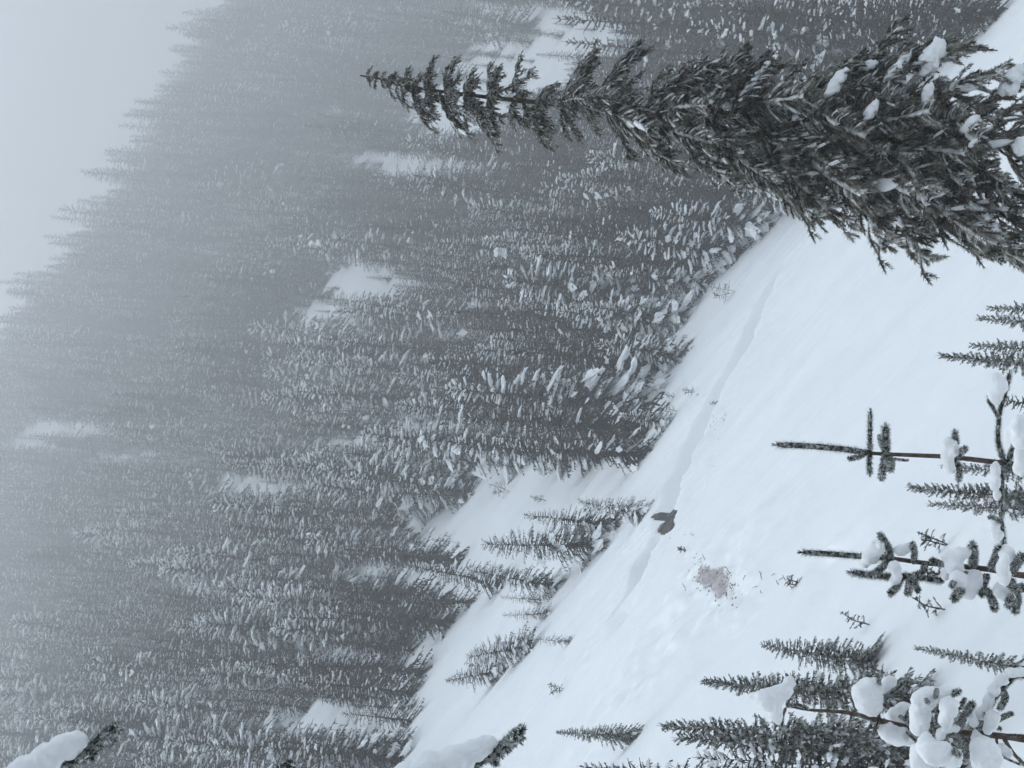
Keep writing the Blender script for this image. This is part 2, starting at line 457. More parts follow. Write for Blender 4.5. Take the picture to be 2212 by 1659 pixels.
def fir_meshes(seed, H=8.0, Rr=1.15, nb=130, snow=0.7, twig=1.0, top_bare=0.06, droop=1.0, shape=ICO2, base=0.03, twn=9, expo=0.85, lump=1.0, full=1.0):
    rng = np.random.default_rng(seed); rd = random.Random(seed)
    tr, cr, sn = MB(), MB(), MB()
    lean = [rd.uniform(-.02, .02), rd.uniform(-.02, .02)]
    tp = [(lean[0] * h * h / H, lean[1] * h * h / H, h) for h in np.linspace(-0.6, H, 9)]
    tube(tr, tp, [0.011 * H * (1 - (h + .6) / (H + .6)) + 0.008 for h in np.linspace(-.6, H, 9)], 6)
    az = rd.uniform(0, 6)
    for i in range(nb):
        f = ((i + rd.random() * .9) / nb) ** 1.08
        f = base + (0.985 - base) * f
        z = f * H
        az += 2.4 + rd.uniform(-.45, .45)
        Lb = (Rr * (1 - f) ** expo * rd.uniform(.62, 1.12) + 0.17)
        if rd.random() < .06:
            Lb *= 1.3
        el = 0.55 * f ** 2 - droop * (0.48 * (1 - f)) + rd.uniform(-.16, .16)
        c, s = math.cos(az), math.sin(az)
        pts = []
        for k in range(6):
            u = k / 5
            rr = Lb * u * math.cos(el)
            zz = Lb * (u * math.sin(el) - droop * 0.34 * u * u * (1 - f * .7) + 0.10 * u ** 4)
            pts.append(np.array([c * rr + lean[0] * z * z / H, s * rr + lean[1] * z * z / H, z + zz]))
        side = np.array([-s, c, 0.0])
        w0 = (0.035 + 0.045 * Lb) * full
        # the branch itself: a ridge with hanging edges
        v = []
        for k, p in enumerate(pts):
            w = w0 * (1 - 0.75 * k / 5)
            v += [p - side * w - (0, 0, w * .8), p, p + side * w - (0, 0, w * .8)]
        fs = []
        for k in range(5):
            a = k * 3
            fs += [(a, a + 1, a + 4, a + 3), (a + 1, a + 2, a + 5, a + 4)]
        cr.add(v, fs)
        # side twigs and hanging twigs
        nt_ = int(twn * (0.6 + 0.6 * Lb / Rr) * twig)
        for k in range(nt_):
            u = 0.12 + 0.9 * (k + rd.random()) / nt_
            a = min(int(u * 5), 4); p = pts[a] + (pts[a + 1] - pts[a]) * min(u * 5 - a, 1.0)
            fw = pts[a + 1] - pts[a]; fw = fw / (np.linalg.norm(fw) + 1e-9)
            sg = 1 if k % 2 else -1
            ln = Lb * rd.uniform(.20, .42) * (1.1 - .6 * u) + 0.05
            d = fw * rd.uniform(.5, 1.0) + side * sg * rd.uniform(.4, 1.0) + np.array([0, 0, rd.uniform(-.75, .1)])
            d = d / np.linalg.norm(d) * ln
            wv = np.cross(d, (0, 0, 1.0)) + rng.normal(size=3) * .3 * ln
            wv = wv / (np.linalg.norm(wv) + 1e-9) * (0.022 + 0.055 * ln) * full
            q = p + d * .55
            cr.add([p, q - wv, p + d, q + wv - (0, 0, .01)], [(0, 1, 2), (0, 2, 3)])
            if rd.random() < .35:
                e = p + d * .5
                h = np.array([rd.uniform(-.3, .3), rd.uniform(-.3, .3), -1]) * ln * .55
                cr.add([e - wv * .8, e + wv * .8, e + h], [(0, 1, 2)])
        # snow lying along the branch, plastered in drifts rather than evenly
        cl = mnoise.noise(Vector((c * 1.3, s * 1.3, z * .55 + seed * 7)))
        if rd.random() < snow * (1 + 1.6 * cl):
            for k in range(rd.choice((1, 1, 2, 2, 3))):
                u = rd.uniform(.30, .98)
                a = min(int(u * 5), 4); p = pts[a] + (pts[a + 1] - pts[a]) * (u * 5 - a)
                p = p + side * rd.uniform(-.12, .12) * Lb
                ln = (Lb * rd.uniform(.08, .24) + .03) * lump * rd.uniform(.6, 1.15)
                clump(sn, p + (0, 0, .03), pts[a + 1] - pts[a] + rng.normal(size=3) * .05 * Lb, (ln * 1.15, ln * rd.uniform(.35, .8), .02 + ln * rd.uniform(.16, .36)), rng, .32, shape)
    # leader
    tube(cr, [(lean[0] * H, lean[1] * H, H * (1 - top_bare)), (lean[0] * H, lean[1] * H, H * 1.01)], [0.02, 0.008], 4)
    return tr, cr, sn

VARS = [
    # edge kinds carry more snow, the later ones stand deeper in the forest
    dict(seed=1, Rr=1.50, nb=120, snow=.66, lump=1.35, full=1.25),
    dict(seed=2, Rr=1.35, nb=125, snow=.36, lump=1.0, full=1.25),
    dict(seed=3, Rr=1.75, nb=125, snow=.85, lump=1.35),
    dict(seed=4, Rr=1.20, nb=125, snow=.16, lump=.8, full=1.3),
    dict(seed=5, Rr=1.45, nb=120, snow=.55, lump=1.2, droop=1.3),
    dict(seed=6, Rr=1.80, nb=130, snow=.75, lump=1.25, expo=.65),
    dict(seed=7, Rr=1.15, nb=120, snow=.36, lump=.9, full=1.25, droop=.8),
    dict(seed=8, Rr=1.60, nb=130, snow=.12, lump=.8, full=1.3, expo=.75),
]
KIND = ['snow', 'some', 'heavy', 'dark', 'snow', 'heavy', 'some', 'dark']
PROTO = []            # (trunk mesh, crown mesh, snow mesh)
far_protos = bpy.data.collections.new('far_fir_kinds')
for i, kw in enumerate(VARS):
    tr, cr, sn = fir_meshes(H=8.0, **kw)
    PROTO.append((tr.mesh('trunk', M_bark), cr.mesh('crown', M_needle_forest, False), sn.mesh('snow_load', M_snow_tree, False)))
    far = MB(); t2, c2, s2 = fir_meshes(H=8.0, shape=ICO1, **{**kw, 'nb': 95, 'twn': 7, 'snow': min(1, kw['snow'] * 1.0), 'lump': kw['lump'] * .72})
    far.merged(t2, 0); far.merged(c2, 1); far.merged(s2, 2)
    fo = bpy.data.objects.new('far_fir_%d' % i, far.mesh('far_fir', [M_bark, M_needle_forest, M_snow_tree]))
    far_protos.objects.link(fo)
# sparse young firs standing in open snow
SAP = []
for i, kw in enumerate([dict(seed=21, Rr=1.6, nb=150, snow=.34, lump=.8, twn=24, droop=.9, full=1.35), dict(seed=22, Rr=1.45, nb=170, snow=.50, lump=.9, twn=22, full=1.4),
                        dict(seed=23, Rr=1.7, nb=70, snow=.55, lump=1.3, twn=12), dict(seed=24, Rr=1.35, nb=210, snow=.35, lump=.7, twn=22, droop=.7, full=1.5)]):
    tr, cr, sn = fir_meshes(H=8.0, top_bare=.1, **kw)
    SAP.append((tr.mesh('trunk', M_bark), cr.mesh('crown', M_needle_sap, False), sn.mesh('snow_load', M_snow_tree, False)))

def fuse(o, vox, smooth, rough=0.0):
    """melt the overlapping masses of a snow lump into one skin"""
    md = o.modifiers.new('fuse', 'REMESH'); md.mode = 'VOXEL'; md.voxel_size = vox; md.use_smooth_shade = True
    ms = o.modifiers.new('settle', 'SMOOTH'); ms.factor = .5; ms.iterations = smooth
    dg = bpy.context.evaluated_depsgraph_get()
    old = o.data; me2 = bpy.data.meshes.new_from_object(o.evaluated_get(dg))
    o.modifiers.clear(); o.data = me2
    if not me2.materials:
        me2.materials.append(old.materials[0])
    bpy.data.meshes.remove(old)
    import bmesh
    bm = bmesh.new(); bm.from_mesh(me2); bm.verts.ensure_lookup_table()
    seen = set(); isl = []
    for v in bm.verts:
        if v.index in seen:
            continue
        st = [v]; seen.add(v.index); cur = []
        while st:
            q = st.pop(); cur.append(q)
            for e_ in q.link_edges:
                w = e_.other_vert(q)
                if w.index not in seen:
                    seen.add(w.index); st.append(w)
        isl.append(cur)
    isl.sort(key=len)
    bmesh.ops.delete(bm, geom=[v for c_ in isl[:-1] for v in c_], context='VERTS')
    if rough:      # crumbly surface and a flatter underside
        bm.normal_update()
        for v in bm.verts:
            n1 = mnoise.noise(v.co * 28) * .45 + mnoise.noise(v.co * 75) * .28 + mnoise.noise(v.co * 190) * .14
            v.co += v.normal * n1 * rough * (1.25 if v.normal.z < 0 else .8)
    bm.to_mesh(me2); bm.free()
    me2.polygons.foreach_set('use_smooth', [True] * len(me2.polygons))

def put_fir(proto, base, H, label, group=None, cat='fir tree', rot=None, lean=(0, 0), fat=1.0, name='fir_tree', rd=random):
    e = thing(name, label, cat, base, group)
    s = H / 8.0
    e.scale = (s * fat, s * fat, s)
    e.rotation_euler = (lean[0], lean[1], rd.uniform(0, 6.28) if rot is None else rot)
    for nm, me in zip(('trunk', 'crown', 'snow_load'), proto):
        if len(me.polygons):
            o = link(nm, me, e)
            if nm == 'snow_load':
                o['kind'] = 'stuff'
    return e

rd = random.Random(5)
n_ind = 0
# ------------------------------------------------------------------ firs one can point at: (tip x,y), (base x,y), proto list, index, fatness, label
OPEN = [
    ((1640, 1395), (1885, 1432), 'S', 0, 1.15, 'thin young fir alone on the open snow, bare leader above its snowy lowest branches', 'single firs on the open snow'),
    ((1966, 1399), (2300, 1462), 'S', 1, .55, 'slim leaning fir on the open snow between the two snow loaded saplings', 'single firs on the open snow'),
    ((1513, 1477), (1985, 1512), 'S', 3, .75, 'tall thin-topped fir rising directly behind the sapling with the thick snow cap', 'firs at the foot of the slope'),
    ((1424, 1562), (2090, 1612), 'S', 3, .62, 'tallest dark fir of the clump behind the snow capped sapling', 'firs at the foot of the slope'),
    ((1455, 1594), (2080, 1634), 'S', 3, .66, 'dark fir with a second pointed top close beside the tallest of its clump', 'firs at the foot of the slope'),
    ((1500, 1632), (2060, 1672), 'V', 2, .7, 'snowy fir cut by the photo edge beside the dark clump behind the capped sapling', 'firs at the foot of the slope'),
    ((1250, 1650), (1720, 1690), 'V', 0, .6, 'fir half outside the frame showing only a fringe of branch ends', 'firs at the foot of the slope'),
    ((1200, 1578), (1372, 1592), 'S', 1, .95, 'small fir with a large snow pad at its foot, alone above the dark clump', 'single firs on the open snow'),
    ((2025, 765), (2480, 812), 'S', 3, .6, 'dark spiky fir with a long needle-thin leader just past the long sapling branch', 'firs below the open slope'),
    ((2105, 688), (2520, 722), 'S', 1, .55, 'smaller fir top whose tip ends level with its even smaller neighbour', 'firs below the open slope'),
    ((2128, 662), (2520, 690), 'S', 0, .55, 'smallest fir top of the row below the slope', 'firs below the open slope'),
    ((2090, 742), (2480, 775), 'S', 0, .6, 'thin fir top pressed against the dark spiky fir with the long leader', 'firs below the open slope'),
    ((1958, 1052), (2440, 1095), 'S', 3, .62, 'dense pointed fir right behind the branch cross of the bare-stemmed sapling', 'firs below the open slope'),
    ((2000, 1088), (2440, 1118), 'S', 1, .5, 'lower dense fir joined to the side of the pointed one behind the bare-stemmed sapling', 'firs below the open slope'),
    ((2030, 1010), (2440, 1040), 'S', 1, .5, 'fir hidden for the most part behind the stem of the bare-stemmed sapling', 'firs below the open slope'),
    ((2128, 860), (2440, 905), 'V', 7, .7, 'round dark fir top under the raised branch of the bare-stemmed sapling', 'firs below the open slope'),
]
EDGE = [
    ((872, 1218), (1085, 1262), 'V', 0, 1.15, 'slender snow-dusted fir alone on a snowy shelf, first below the upper clearing'),
    ((1010, 1232), (1205, 1268), 'V', 5, 1.0, 'broad snowy fir whose foot touches a small grey hollow at the slope edge'),
    ((1080, 1292), (1172, 1296), 'S', 2, 1.2, 'low scrubby fir in front of the broad snowy fir at the slope edge'),
    ((1085, 1332), (1185, 1325), 'S', 2, 1.25, 'see-through scrubby sapling on clean snow at the forest edge'),
    ((1130, 1378), (1232, 1386), 'S', 2, .8, 'narrow row of snowy twigs, a young fir bent over at the slope edge'),
    ((1005, 1440), (1150, 1395), 'V', 5, 1.6, 'wide half-buried fir mound with a grey undercut on the open snow'),
    ((960, 1470), (1090, 1448), 'V', 2, 1.5, 'half-buried fir beside the widest mound, almost white with snow'),
    ((1040, 1175), (1295, 1180), 'V', 5, 1.15, 'stout snow-plastered fir just uphill of the dark water hole'),
    ((1250, 1085), (1392, 1110), 'V', 2, 1.15, 'snowy fir nearest to the dark water hole, twigs reaching towards it'),
    ((1130, 1110), (1330, 1135), 'V', 0, 1.2, 'mid-sized fir squeezed behind the two firs next to the water hole'),
    ((1000, 905), (1400, 925), 'V', 7, 1.1, 'tall dark-trunked fir forming the corner of the forest above the stream'),
    ((1080, 960), (1390, 985), 'V', 1, 1.15, 'dark brownish fir at the forest corner, second from the stream'),
    ((1180, 830), (1385, 860), 'V', 5, 1.2, 'wide snow-loaded fir at the edge where twigs stick out of the snow'),
    ((1340, 895), (1445, 915), 'V', 2, 1.3, 'low snow-covered fir poking out from the forest corner onto the snow'),
    ((1290, 745), (1470, 770), 'V', 5, 1.2, 'pale bushy fir leaning over the open slope beside a snow mound'),
    ((1255, 660), (1480, 690), 'V', 2, 1.2, 'heavily snowed fir at the slope edge above the tiny lone sapling'),
    ((1300, 585), (1530, 615), 'V', 0, 1.1, 'fir at the slope edge straight above the tiny lone sapling'),
    ((1330, 510), (1600, 545), 'V', 5, 1.1, 'snowy edge fir two trees uphill of the big foreground fir'),
    ((1400, 455), (1660, 490), 'V', 2, 1.1, 'snowy edge fir nearest to the big foreground fir, lowest branches in the drift'),
    ((1520, 395), (1740, 425), 'V', 0, 1.1, 'edge fir partly covered by the shaggy side branches of the big foreground fir'),
    ((1198, 35), (1760, 75), 'V', 3, .75, 'tall dark fir in the corner with a long sharp tip above the snow strip'),
    ((1216, 95), (1720, 135), 'V', 6, .72, 'slim fir with a fine tip between the corner fir and the big foreground fir'),
    ((1200, 8), (1700, 30), 'V', 1, .75, 'dark fir at the very corner, half cut off by the frame'),
    ((1480, 62), (1960, 100), 'V', 4, .9, 'fir with mottled snow beyond the big foreground fir, above the small bare patch'),
    ((1560, 20), (2060, 60), 'V', 7, .8, 'dark fir at the edge of the small bare snow corner beyond the big fir'),
    ((1440, 150), (1900, 185), 'V', 0, .9, 'snow-flecked fir close behind the upper side of the big foreground fir'),
    ((950, 22), (1150, 60), 'V', 7, 1.1, 'dark fir on the far rim of the snow strip in the forest'),
    ((900, 40), (1100, 80), 'V', 1, 1.0, 'fir behind the dark one on the far rim of the snow strip'),
]
fir_bases = []
for tip, bs, kind, vi, fat, label, *grp in OPEN + EDGE:
    b = hit(*bs)
    if b is None:
        continue
    gz = float(height(np.array([b.x]), np.array([b.y]))[0])
    b = Vector((b.x, b.y, gz))
    H = (bs[0] - tip[0]) / F * b.y / math.cos(ROLL)
    # lean so that the tip falls where the photo has it
    dx = -(tip[1] - bs[1]) / F * b.y - H * math.tan(ROLL) * 1.0
    ln = max(-.25, min(.25, math.atan2(dx, H)))
    proto = (SAP if kind == 'S' else PROTO)[vi]
    e = put_fir(proto, b, H, label, grp[0] if grp else 'firs along the edge of the forest', rot=rd.uniform(0, 6.28), fat=fat * 1.0, lean=(0, ln), rd=rd)
    e.rotation_mode = 'ZYX' if False else 'XYZ'
    q = Matrix.Rotation(ln, 4, 'Y') @ Matrix.Rotation(rd.uniform(0, 6.28), 4, 'Z')
    e.rotation_euler = q.to_euler()
    n_ind += 1
    fir_bases.append((b, H))

# tiny saplings and twigs that barely stick out of the snow
TINY = [
    ((1532, 618), (1588, 630), 'twin-stemmed tiny sapling standing alone on the snow below the forest edge'),
    ((1478, 842), (1500, 846), 'few dark twigs sticking up by the start of the twig line at the stream'),
    ((1432, 882), (1462, 888), 'sprig of dark twigs beside the low snow-covered corner fir'),
    ((1440, 852), (1458, 855), 'small sprig uphill of the low snow-covered corner fir'),
    ((1520, 872), (1545, 868), 'twig line end standing on the bank of the stream groove'),
    ((938, 1165), (985, 1172), 'tiny sapling with four twigs in the upper clearing'),
    ((1188, 1478), (1215, 1490), 'tiny forked sprig far out on the clean lower snow'),
    ((1062, 1045), (1100, 1062), 'dark broken twig in the small snow bay of the forest'),
    ((1150, 1072), (1178, 1082), 'small curved twig on the snow bay uphill of the water hole'),
    ((1255, 1078), (1300, 1092), 'row of small twigs leading to the fir by the water hole'),
    ((1830, 1322), (1876, 1352), 'small leaning seedling, downhill neighbour of the thin young fir'),
    ((1984, 1291), (2040, 1318), 'dark seedling with flat twigs beside the twin-tipped sapling'),
    ((1998, 1148), (2042, 1182), 'brown forked seedling beyond the twin-tipped sapling'),
    ((2005, 1225), (2030, 1240), 'seedling tip half hidden by the twin-tipped sapling'),
    ((1880, 1440), (1906, 1460), 'short twigs on the snow at the foot of the thin young fir'),
    ((903, 1366), (920, 1378), 'lone dark tuft on the snow shelf below the forest'),
    ((1008, 1432), (1040, 1440), 'curled twig row above the wide half-buried mound'),
    ((1706, 1250), (1722, 1262), 'dark twigs at the end of the dashed line below the bare patch'),
    ((1466, 1183), (1480, 1190), 'cluster of short twigs between the water hole and the bare patch'),
    ((1888, 1192), (1915, 1200), 'needle sprig seen above the stem of the twin-tipped sapling'),
]
for k, (tip, bs, label) in enumerate(TINY):
    b = hit(*bs); b.z = float(height(np.array([b.x]), np.array([b.y]))[0])
    H = max(.14, math.hypot(bs[0] - tip[0], bs[1] - tip[1]) / F * b.y * 1.15)
    mbt, mbs, mbw = MB(), MB(), MB(); rng = np.random.default_rng(400 + k); r2 = random.Random(400 + k)
    for s in range(r2.choice((1, 2, 2))):
        a = r2.uniform(0, 6.28); d = Vector((math.cos(a) * .4, math.sin(a) * .3, 1)) if s else Vector((-(tip[1] - bs[1]) / F * b.y - H * .08, 0, H)).normalized()
        pts = smooth_path([(0, 0, -.15), tuple(d * H * .5 + Vector((r2.uniform(-.05, .05), 0, 0))), tuple(d * H * (1 - .3 * s))], 7)
        tube(mbs, pts, [.008 * (1 - i / 8) + .003 for i in range(7)], 4)
        needles(mbt, pts, .035, 150, .013, rng, start=.35)
        m_ = int(9 + 9 * H)
        for j in range(m_):
            u = .22 + .72 * (j + r2.random()) / m_; p = pts[int(u * 6)] + (pts[min(6, int(u * 6) + 1)] - pts[int(u * 6)]) * (u * 6 % 1)
            a = j * 2.4 + r2.uniform(-.5, .5); ln = H * r2.uniform(.16, .36) * (1.15 - u) + .04
            dv = np.array([math.cos(a), math.sin(a), r2.uniform(-.35, .75)]) * ln
            sp = smooth_path([p, p + dv * .55 + (0, 0, .10 * ln), p + dv], 5)
            tube(mbs, sp, [.004] * 5, 3)
            needles(mbt, sp, .035, 190, .013, rng, start=.1)
            if r2.random() < .4:
                q = sp[2] + np.array([r2.uniform(-.4, .4), r2.uniform(-.4, .4), r2.uniform(-.2, .5)]) * ln
                needles(mbt, smooth_path([sp[2], (sp[2] + q) / 2, q], 4), .03, 190, .013, rng)
            if r2.random() < .25:
                clump(mbw, sp[3] + (0, 0, .015), dv, (ln * .3, ln * .16, .02 + ln * .08), rng, .2, ICO2)
    e = thing('fir_seedling', label, 'seedling', b, 'seedlings poking out of the snow')
    link('stem', mbs.mesh('stem', M_bark), e)
    link('foliage', mbt.mesh('foliage', M_needle_forest, False), e)
    if mbw.n:
        link('snow_load', mbw.mesh('snow_load', M_snow_tree), e)['kind'] = 'stuff'

# ------------------------------------------------------------------ the forest
EDGE_Y = [-80, 0, 60, 110, 150, 250, 370, 430, 480, 560, 650, 770, 850, 900, 960, 1000, 1040, 1090, 1150, 1200, 1262, 1300, 1340, 1430, 1530, 1760]
EDGE_X = [2212, 2190, 2140, 2085, 2030, 1930, 1830, 1745, 1650, 1560, 1480, 1470, 1390, 1400, 1385, 1260, 1060, 1000, 1100, 1060, 1055, 1030, 1000, 950, 905, 880]
PATCH = [(1110, 1050, 90, 48), (970, 1145, 105, 48), (840, 1235, 75, 20), (1120, 1140, 60, 25), (1000, 1250, 40, 18), (775, 600, 75, 45), (690, 692, 62, 42),
         (850, 350, 78, 24), (1000, 362, 80, 12), (870, 918, 75, 22), (740, 952, 50, 20), (540, 1050, 95, 26), (1010, 722, 50, 12), (1180, 75, 130, 62),
         (1090, 145, 125, 62), (960, 240, 95, 50), (1040, 35, 70, 36), (650, 1565, 85, 26), (700, 1520, 30, 12), (770, 1415, 62, 12), (420, 1270, 55, 18),
         (130, 925, 80, 18), (60, 962, 60, 12), (320, 990, 110, 14)]
def in_patch(px, py, gx_=0.0):
        # ragged outline
    w_ = .85 + 1.0 * abs(mnoise.noise(Vector((px * .03, py * .06, 3.3))))
    for cx, cy, rx, ry in PATCH:
        if w_ * (((px - cx) / rx) ** 2 + ((py - cy) / (ry + gx_)) ** 2) < 1:
            return True
    return False
trees = []
cell = {}
def crowded(x, y, s):
    k = int(x // 6), int(y // 6)
    for i in (-1, 0, 1):
        for j in (-1, 0, 1):
            for (a, b, t) in cell.get((k[0] + i, k[1] + j), ()):
                if (a - x) ** 2 + (b - y) ** 2 < (.5 * (s + t)) ** 2:
                    return True
    return False
for b, H in fir_bases:
    cell.setdefault((int(b.x // 6), int(b.y // 6)), []).append((b.x, b.y, 1.2))
rf = random.Random(77)
cand = []
for i in range(64000):
    y = 40 + (700 - 40) * rf.random() ** .8
    cand.append((rf.uniform(-.36, .36) * y, y, rf.random(), rf.random()))
ca = np.array(cand)
cz = height(ca[:, 0], ca[:, 1])
dn = vnoise(ca[:, 0] / 18, ca[:, 1] / 18, 61)
sn_ = .7 * vnoise(ca[:, 0] / 14, ca[:, 1] / 26, 62) + .7 * vnoise(ca[:, 0] / 40, ca[:, 1] / 60, 63)
NEAR_W = [1.1, .9, 1.1, .8, 1.0, 1.0, .9, 1.1]; FAR_W = [1.0, 1.1, .7, .8, 1.0, .7, 1.1, .9]; SNOWY = [.7, -.2, 1, -1, .5, 1, -.1, -1]
for (x, y, r1, r2_), z, dnn, sno in zip(cand, cz, dn, sn_):
    p = Vector((x, y, z))
    bx, by = project(p)
    if bx >= np.interp(by, EDGE_Y, EDGE_X) - 6:
        continue
    if y > 705:
        continue
    H = (4.9 + 0.046 * (y - 55) - .000016 * (y - 55) ** 2) * (0.60 + 0.98 * r1 ** 1.3) * (1 + .35 * dnn)
    hp = H / y * F
    ok = True
    if r2_ < .035 and y < 450:       # small trees stray into the clearings
        H *= .4; hp *= .4
        if not in_patch(bx, by):
            continue
    else:
      for u in (0, .2, .4, .6, .8, .95):
        if in_patch(bx - hp * u, by - hp * u * .08, .08 * hp * (1 - u)):
            if (r1 * 7919 + u * 3.1) % 1 < .93:
                ok = False; break
    if not ok:
        continue
    s = H * 0.245
    if crowded(x, y, s):
        continue
    cell.setdefault((int(x // 6), int(y // 6)), []).append((x, y, s))
    sno = sno + max(-.2, min(.32, -x / 70 + .02))      # the windward side of the hill is whiter
    far_ = min(1, max(0, (y - 65) / 60))
    w = np.array(NEAR_W) * (1 - far_) + np.array(FAR_W) * far_
    w = w * np.exp(np.array(SNOWY) * sno * 4.5); w = np.cumsum(w / w.sum())
    trees.append((H / y, x, y, z, H, min(7, int(np.searchsorted(w, r2_))), bx, by))
LBL = {'snow': 'snow-flecked fir standing among the close-set firs of the misty hillside forest',
       'some': 'slim fir with little snow among the close-set firs of the misty hillside forest',
       'heavy': 'broad fir plastered white with snow among the close-set firs of the misty hillside forest',
       'dark': 'dark nearly snowless fir among the close-set firs of the misty hillside forest'}
trees.sort(reverse=True)
inside = [t for t in trees if -20 < t[7] < 1680 and t[6] - t[0] * F < 2212 and t[6] > 0]
rest = [t for t in trees if t not in set(inside)]
n_more = max(0, 298 - n_ind)
single, mass = inside[:n_more], inside[n_more:] + rest
single_set = set(single)
def pick(r, dnn):
    return r
LANDMARKS = [((775, 600), 'the larger pale clearing in mid-forest'), ((690, 692), 'the smaller pale clearing in mid-forest'), ((850, 350), 'the snow strip in line with the big fir tip'),
             ((1080, 140), 'the wide snow strip behind the big fir top'), ((1425, 1080), 'the dark water hole'), ((540, 1050), 'the far lens-shaped clearing'),
             ((870, 918), 'the snow gap behind the tall corner fir'), ((650, 1565), 'the snow gap beside the slab-covered boughs'), ((970, 1145), 'the open snow shelf uphill of the water hole'),
             ((1550, 620), 'the twin-stemmed tiny sapling'), ((780, 165), 'the tip of the big fir'), ((1440, 905), 'the low corner fir on the snow'), ((1117, 1586), 'the longer slab-covered bough'),
             ((1720, 440), 'the lower boughs of the big fir'), ((1000, 1340), 'the see-through scrubby sapling'), ((1440, 100), 'the middle of the big fir, uphill side'), ((2120, 60), 'the bare snow corner'),
             ((1470, 770), 'the pale bushy fir leaning over the slope'), ((1180, 1285), 'the low scrubby fir at the slope edge'), ((905, 1480), 'the half-buried white fir')]
SHORT = {'snow': 'snow-flecked fir', 'some': 'slim fir', 'heavy': 'white broad fir', 'dark': 'nearly snowless fir'}
def middle(t):
    return t[6] - .5 * t[0] * F, t[7]
own = {}
for (lx, ly), nm in LANDMARKS:
    for kd in SHORT:
        order = sorted((t for t in single if KIND[t[5]] == kd), key=lambda t: math.hypot(middle(t)[0] - lx, middle(t)[1] - ly))
        for rank, t in enumerate(order[:2]):
            if id(t) in own:
                continue
            own[id(t)] = 'large ' + SHORT[kd] + (' nearest ' if rank == 0 else ' second nearest ') + nm
for tr_ in single:
    (a, x, y, z, H, r_, bx, by) = tr_
    k = r_
    put_fir(PROTO[k], (x, y, z - .1), H, own.get(id(tr_), LBL[KIND[k]]), {'snow': 'snow-flecked forest firs', 'some': 'slim forest firs', 'heavy': 'white broad forest firs', 'dark': 'dark forest firs'}[KIND[k]],
            lean=(rf.uniform(-.04, .04), rf.uniform(-.04, .04)), fat=rf.uniform(.9, 1.3), rd=rf)

rb = random.Random(9)
for i in range(190):      # unseen firs added behind the viewer to keep sky off the near snow
    x, y = rb.uniform(-45, 45), -rb.uniform(5, 60)
    if math.hypot(x, y) > 10 and not crowded(x, y, 3.4):
        cell.setdefault((int(x // 6), int(y // 6)), []).append((x, y, 3.0))
        z = float(height(np.array([x]), np.array([y]))[0])
        mass.append((0, x, y, z, rb.uniform(15, 23), rb.randrange(8), 0, 0))

def build_far_forest():
    me = bpy.data.meshes.new('far_forest')
    me.from_pydata([(t[1], t[2], t[3] - .2) for t in mass], [], [])
    a = me.attributes.new('kind_index', 'INT', 'POINT'); a.data.foreach_set('value', [pick(t[5], 0) for t in mass])
    a = me.attributes.new('size', 'FLOAT_VECTOR', 'POINT')
    a.data.foreach_set('vector', np.array([[t[4] / 8 * (f := rf.uniform(.9, 1.35)), t[4] / 8 * f, t[4] / 8] for t in mass]).ravel())
    a = me.attributes.new('turn', 'FLOAT_VECTOR', 'POINT')
    a.data.foreach_set('vector', np.array([[rf.uniform(-.04, .04), rf.uniform(-.04, .04), rf.uniform(0, 6.28)] for t in mass]).ravel())
    o = link('far_forest', me); o['kind'] = 'stuff'
    o['label'] = 'misty mass of firs on the far hillside, with added unseen firs behind the viewer'
    g = bpy.data.node_groups.new('far_forest', 'GeometryNodeTree')
    g.interface.new_socket('Geometry', in_out='INPUT', socket_type='NodeSocketGeometry')
    g.interface.new_socket('Geometry', in_out='OUTPUT', socket_type='NodeSocketGeometry')
    n = g.nodes.new; l = g.links.new
    gi, go = n('NodeGroupInput'), n('NodeGroupOutput')
    ci = n('GeometryNodeCollectionInfo'); ci.inputs['Collection'].default_value = far_protos
    ci.inputs['Separate Children'].default_value = True; ci.inputs['Reset Children'].default_value = True
    ip = n('GeometryNodeInstanceOnPoints'); ip.inputs['Pick Instance'].default_value = True
    def attr(name, t):
        q = n('GeometryNodeInputNamedAttribute'); q.data_type = t; q.inputs['Name'].default_value = name
        return q.outputs[0]
    l(gi.outputs[0], ip.inputs['Points']); l(ci.outputs[0], ip.inputs['Instance'])
    l(attr('kind_index', 'INT'), ip.inputs['Instance Index']); l(attr('size', 'FLOAT_VECTOR'), ip.inputs['Scale']); l(attr('turn', 'FLOAT_VECTOR'), ip.inputs['Rotation'])
    l(ip.outputs[0], go.inputs[0])
    md = o.modifiers.new('scatter', 'NODES'); md.node_group = g
build_far_forest()
print('TREES', n_ind, len(single), len(mass))

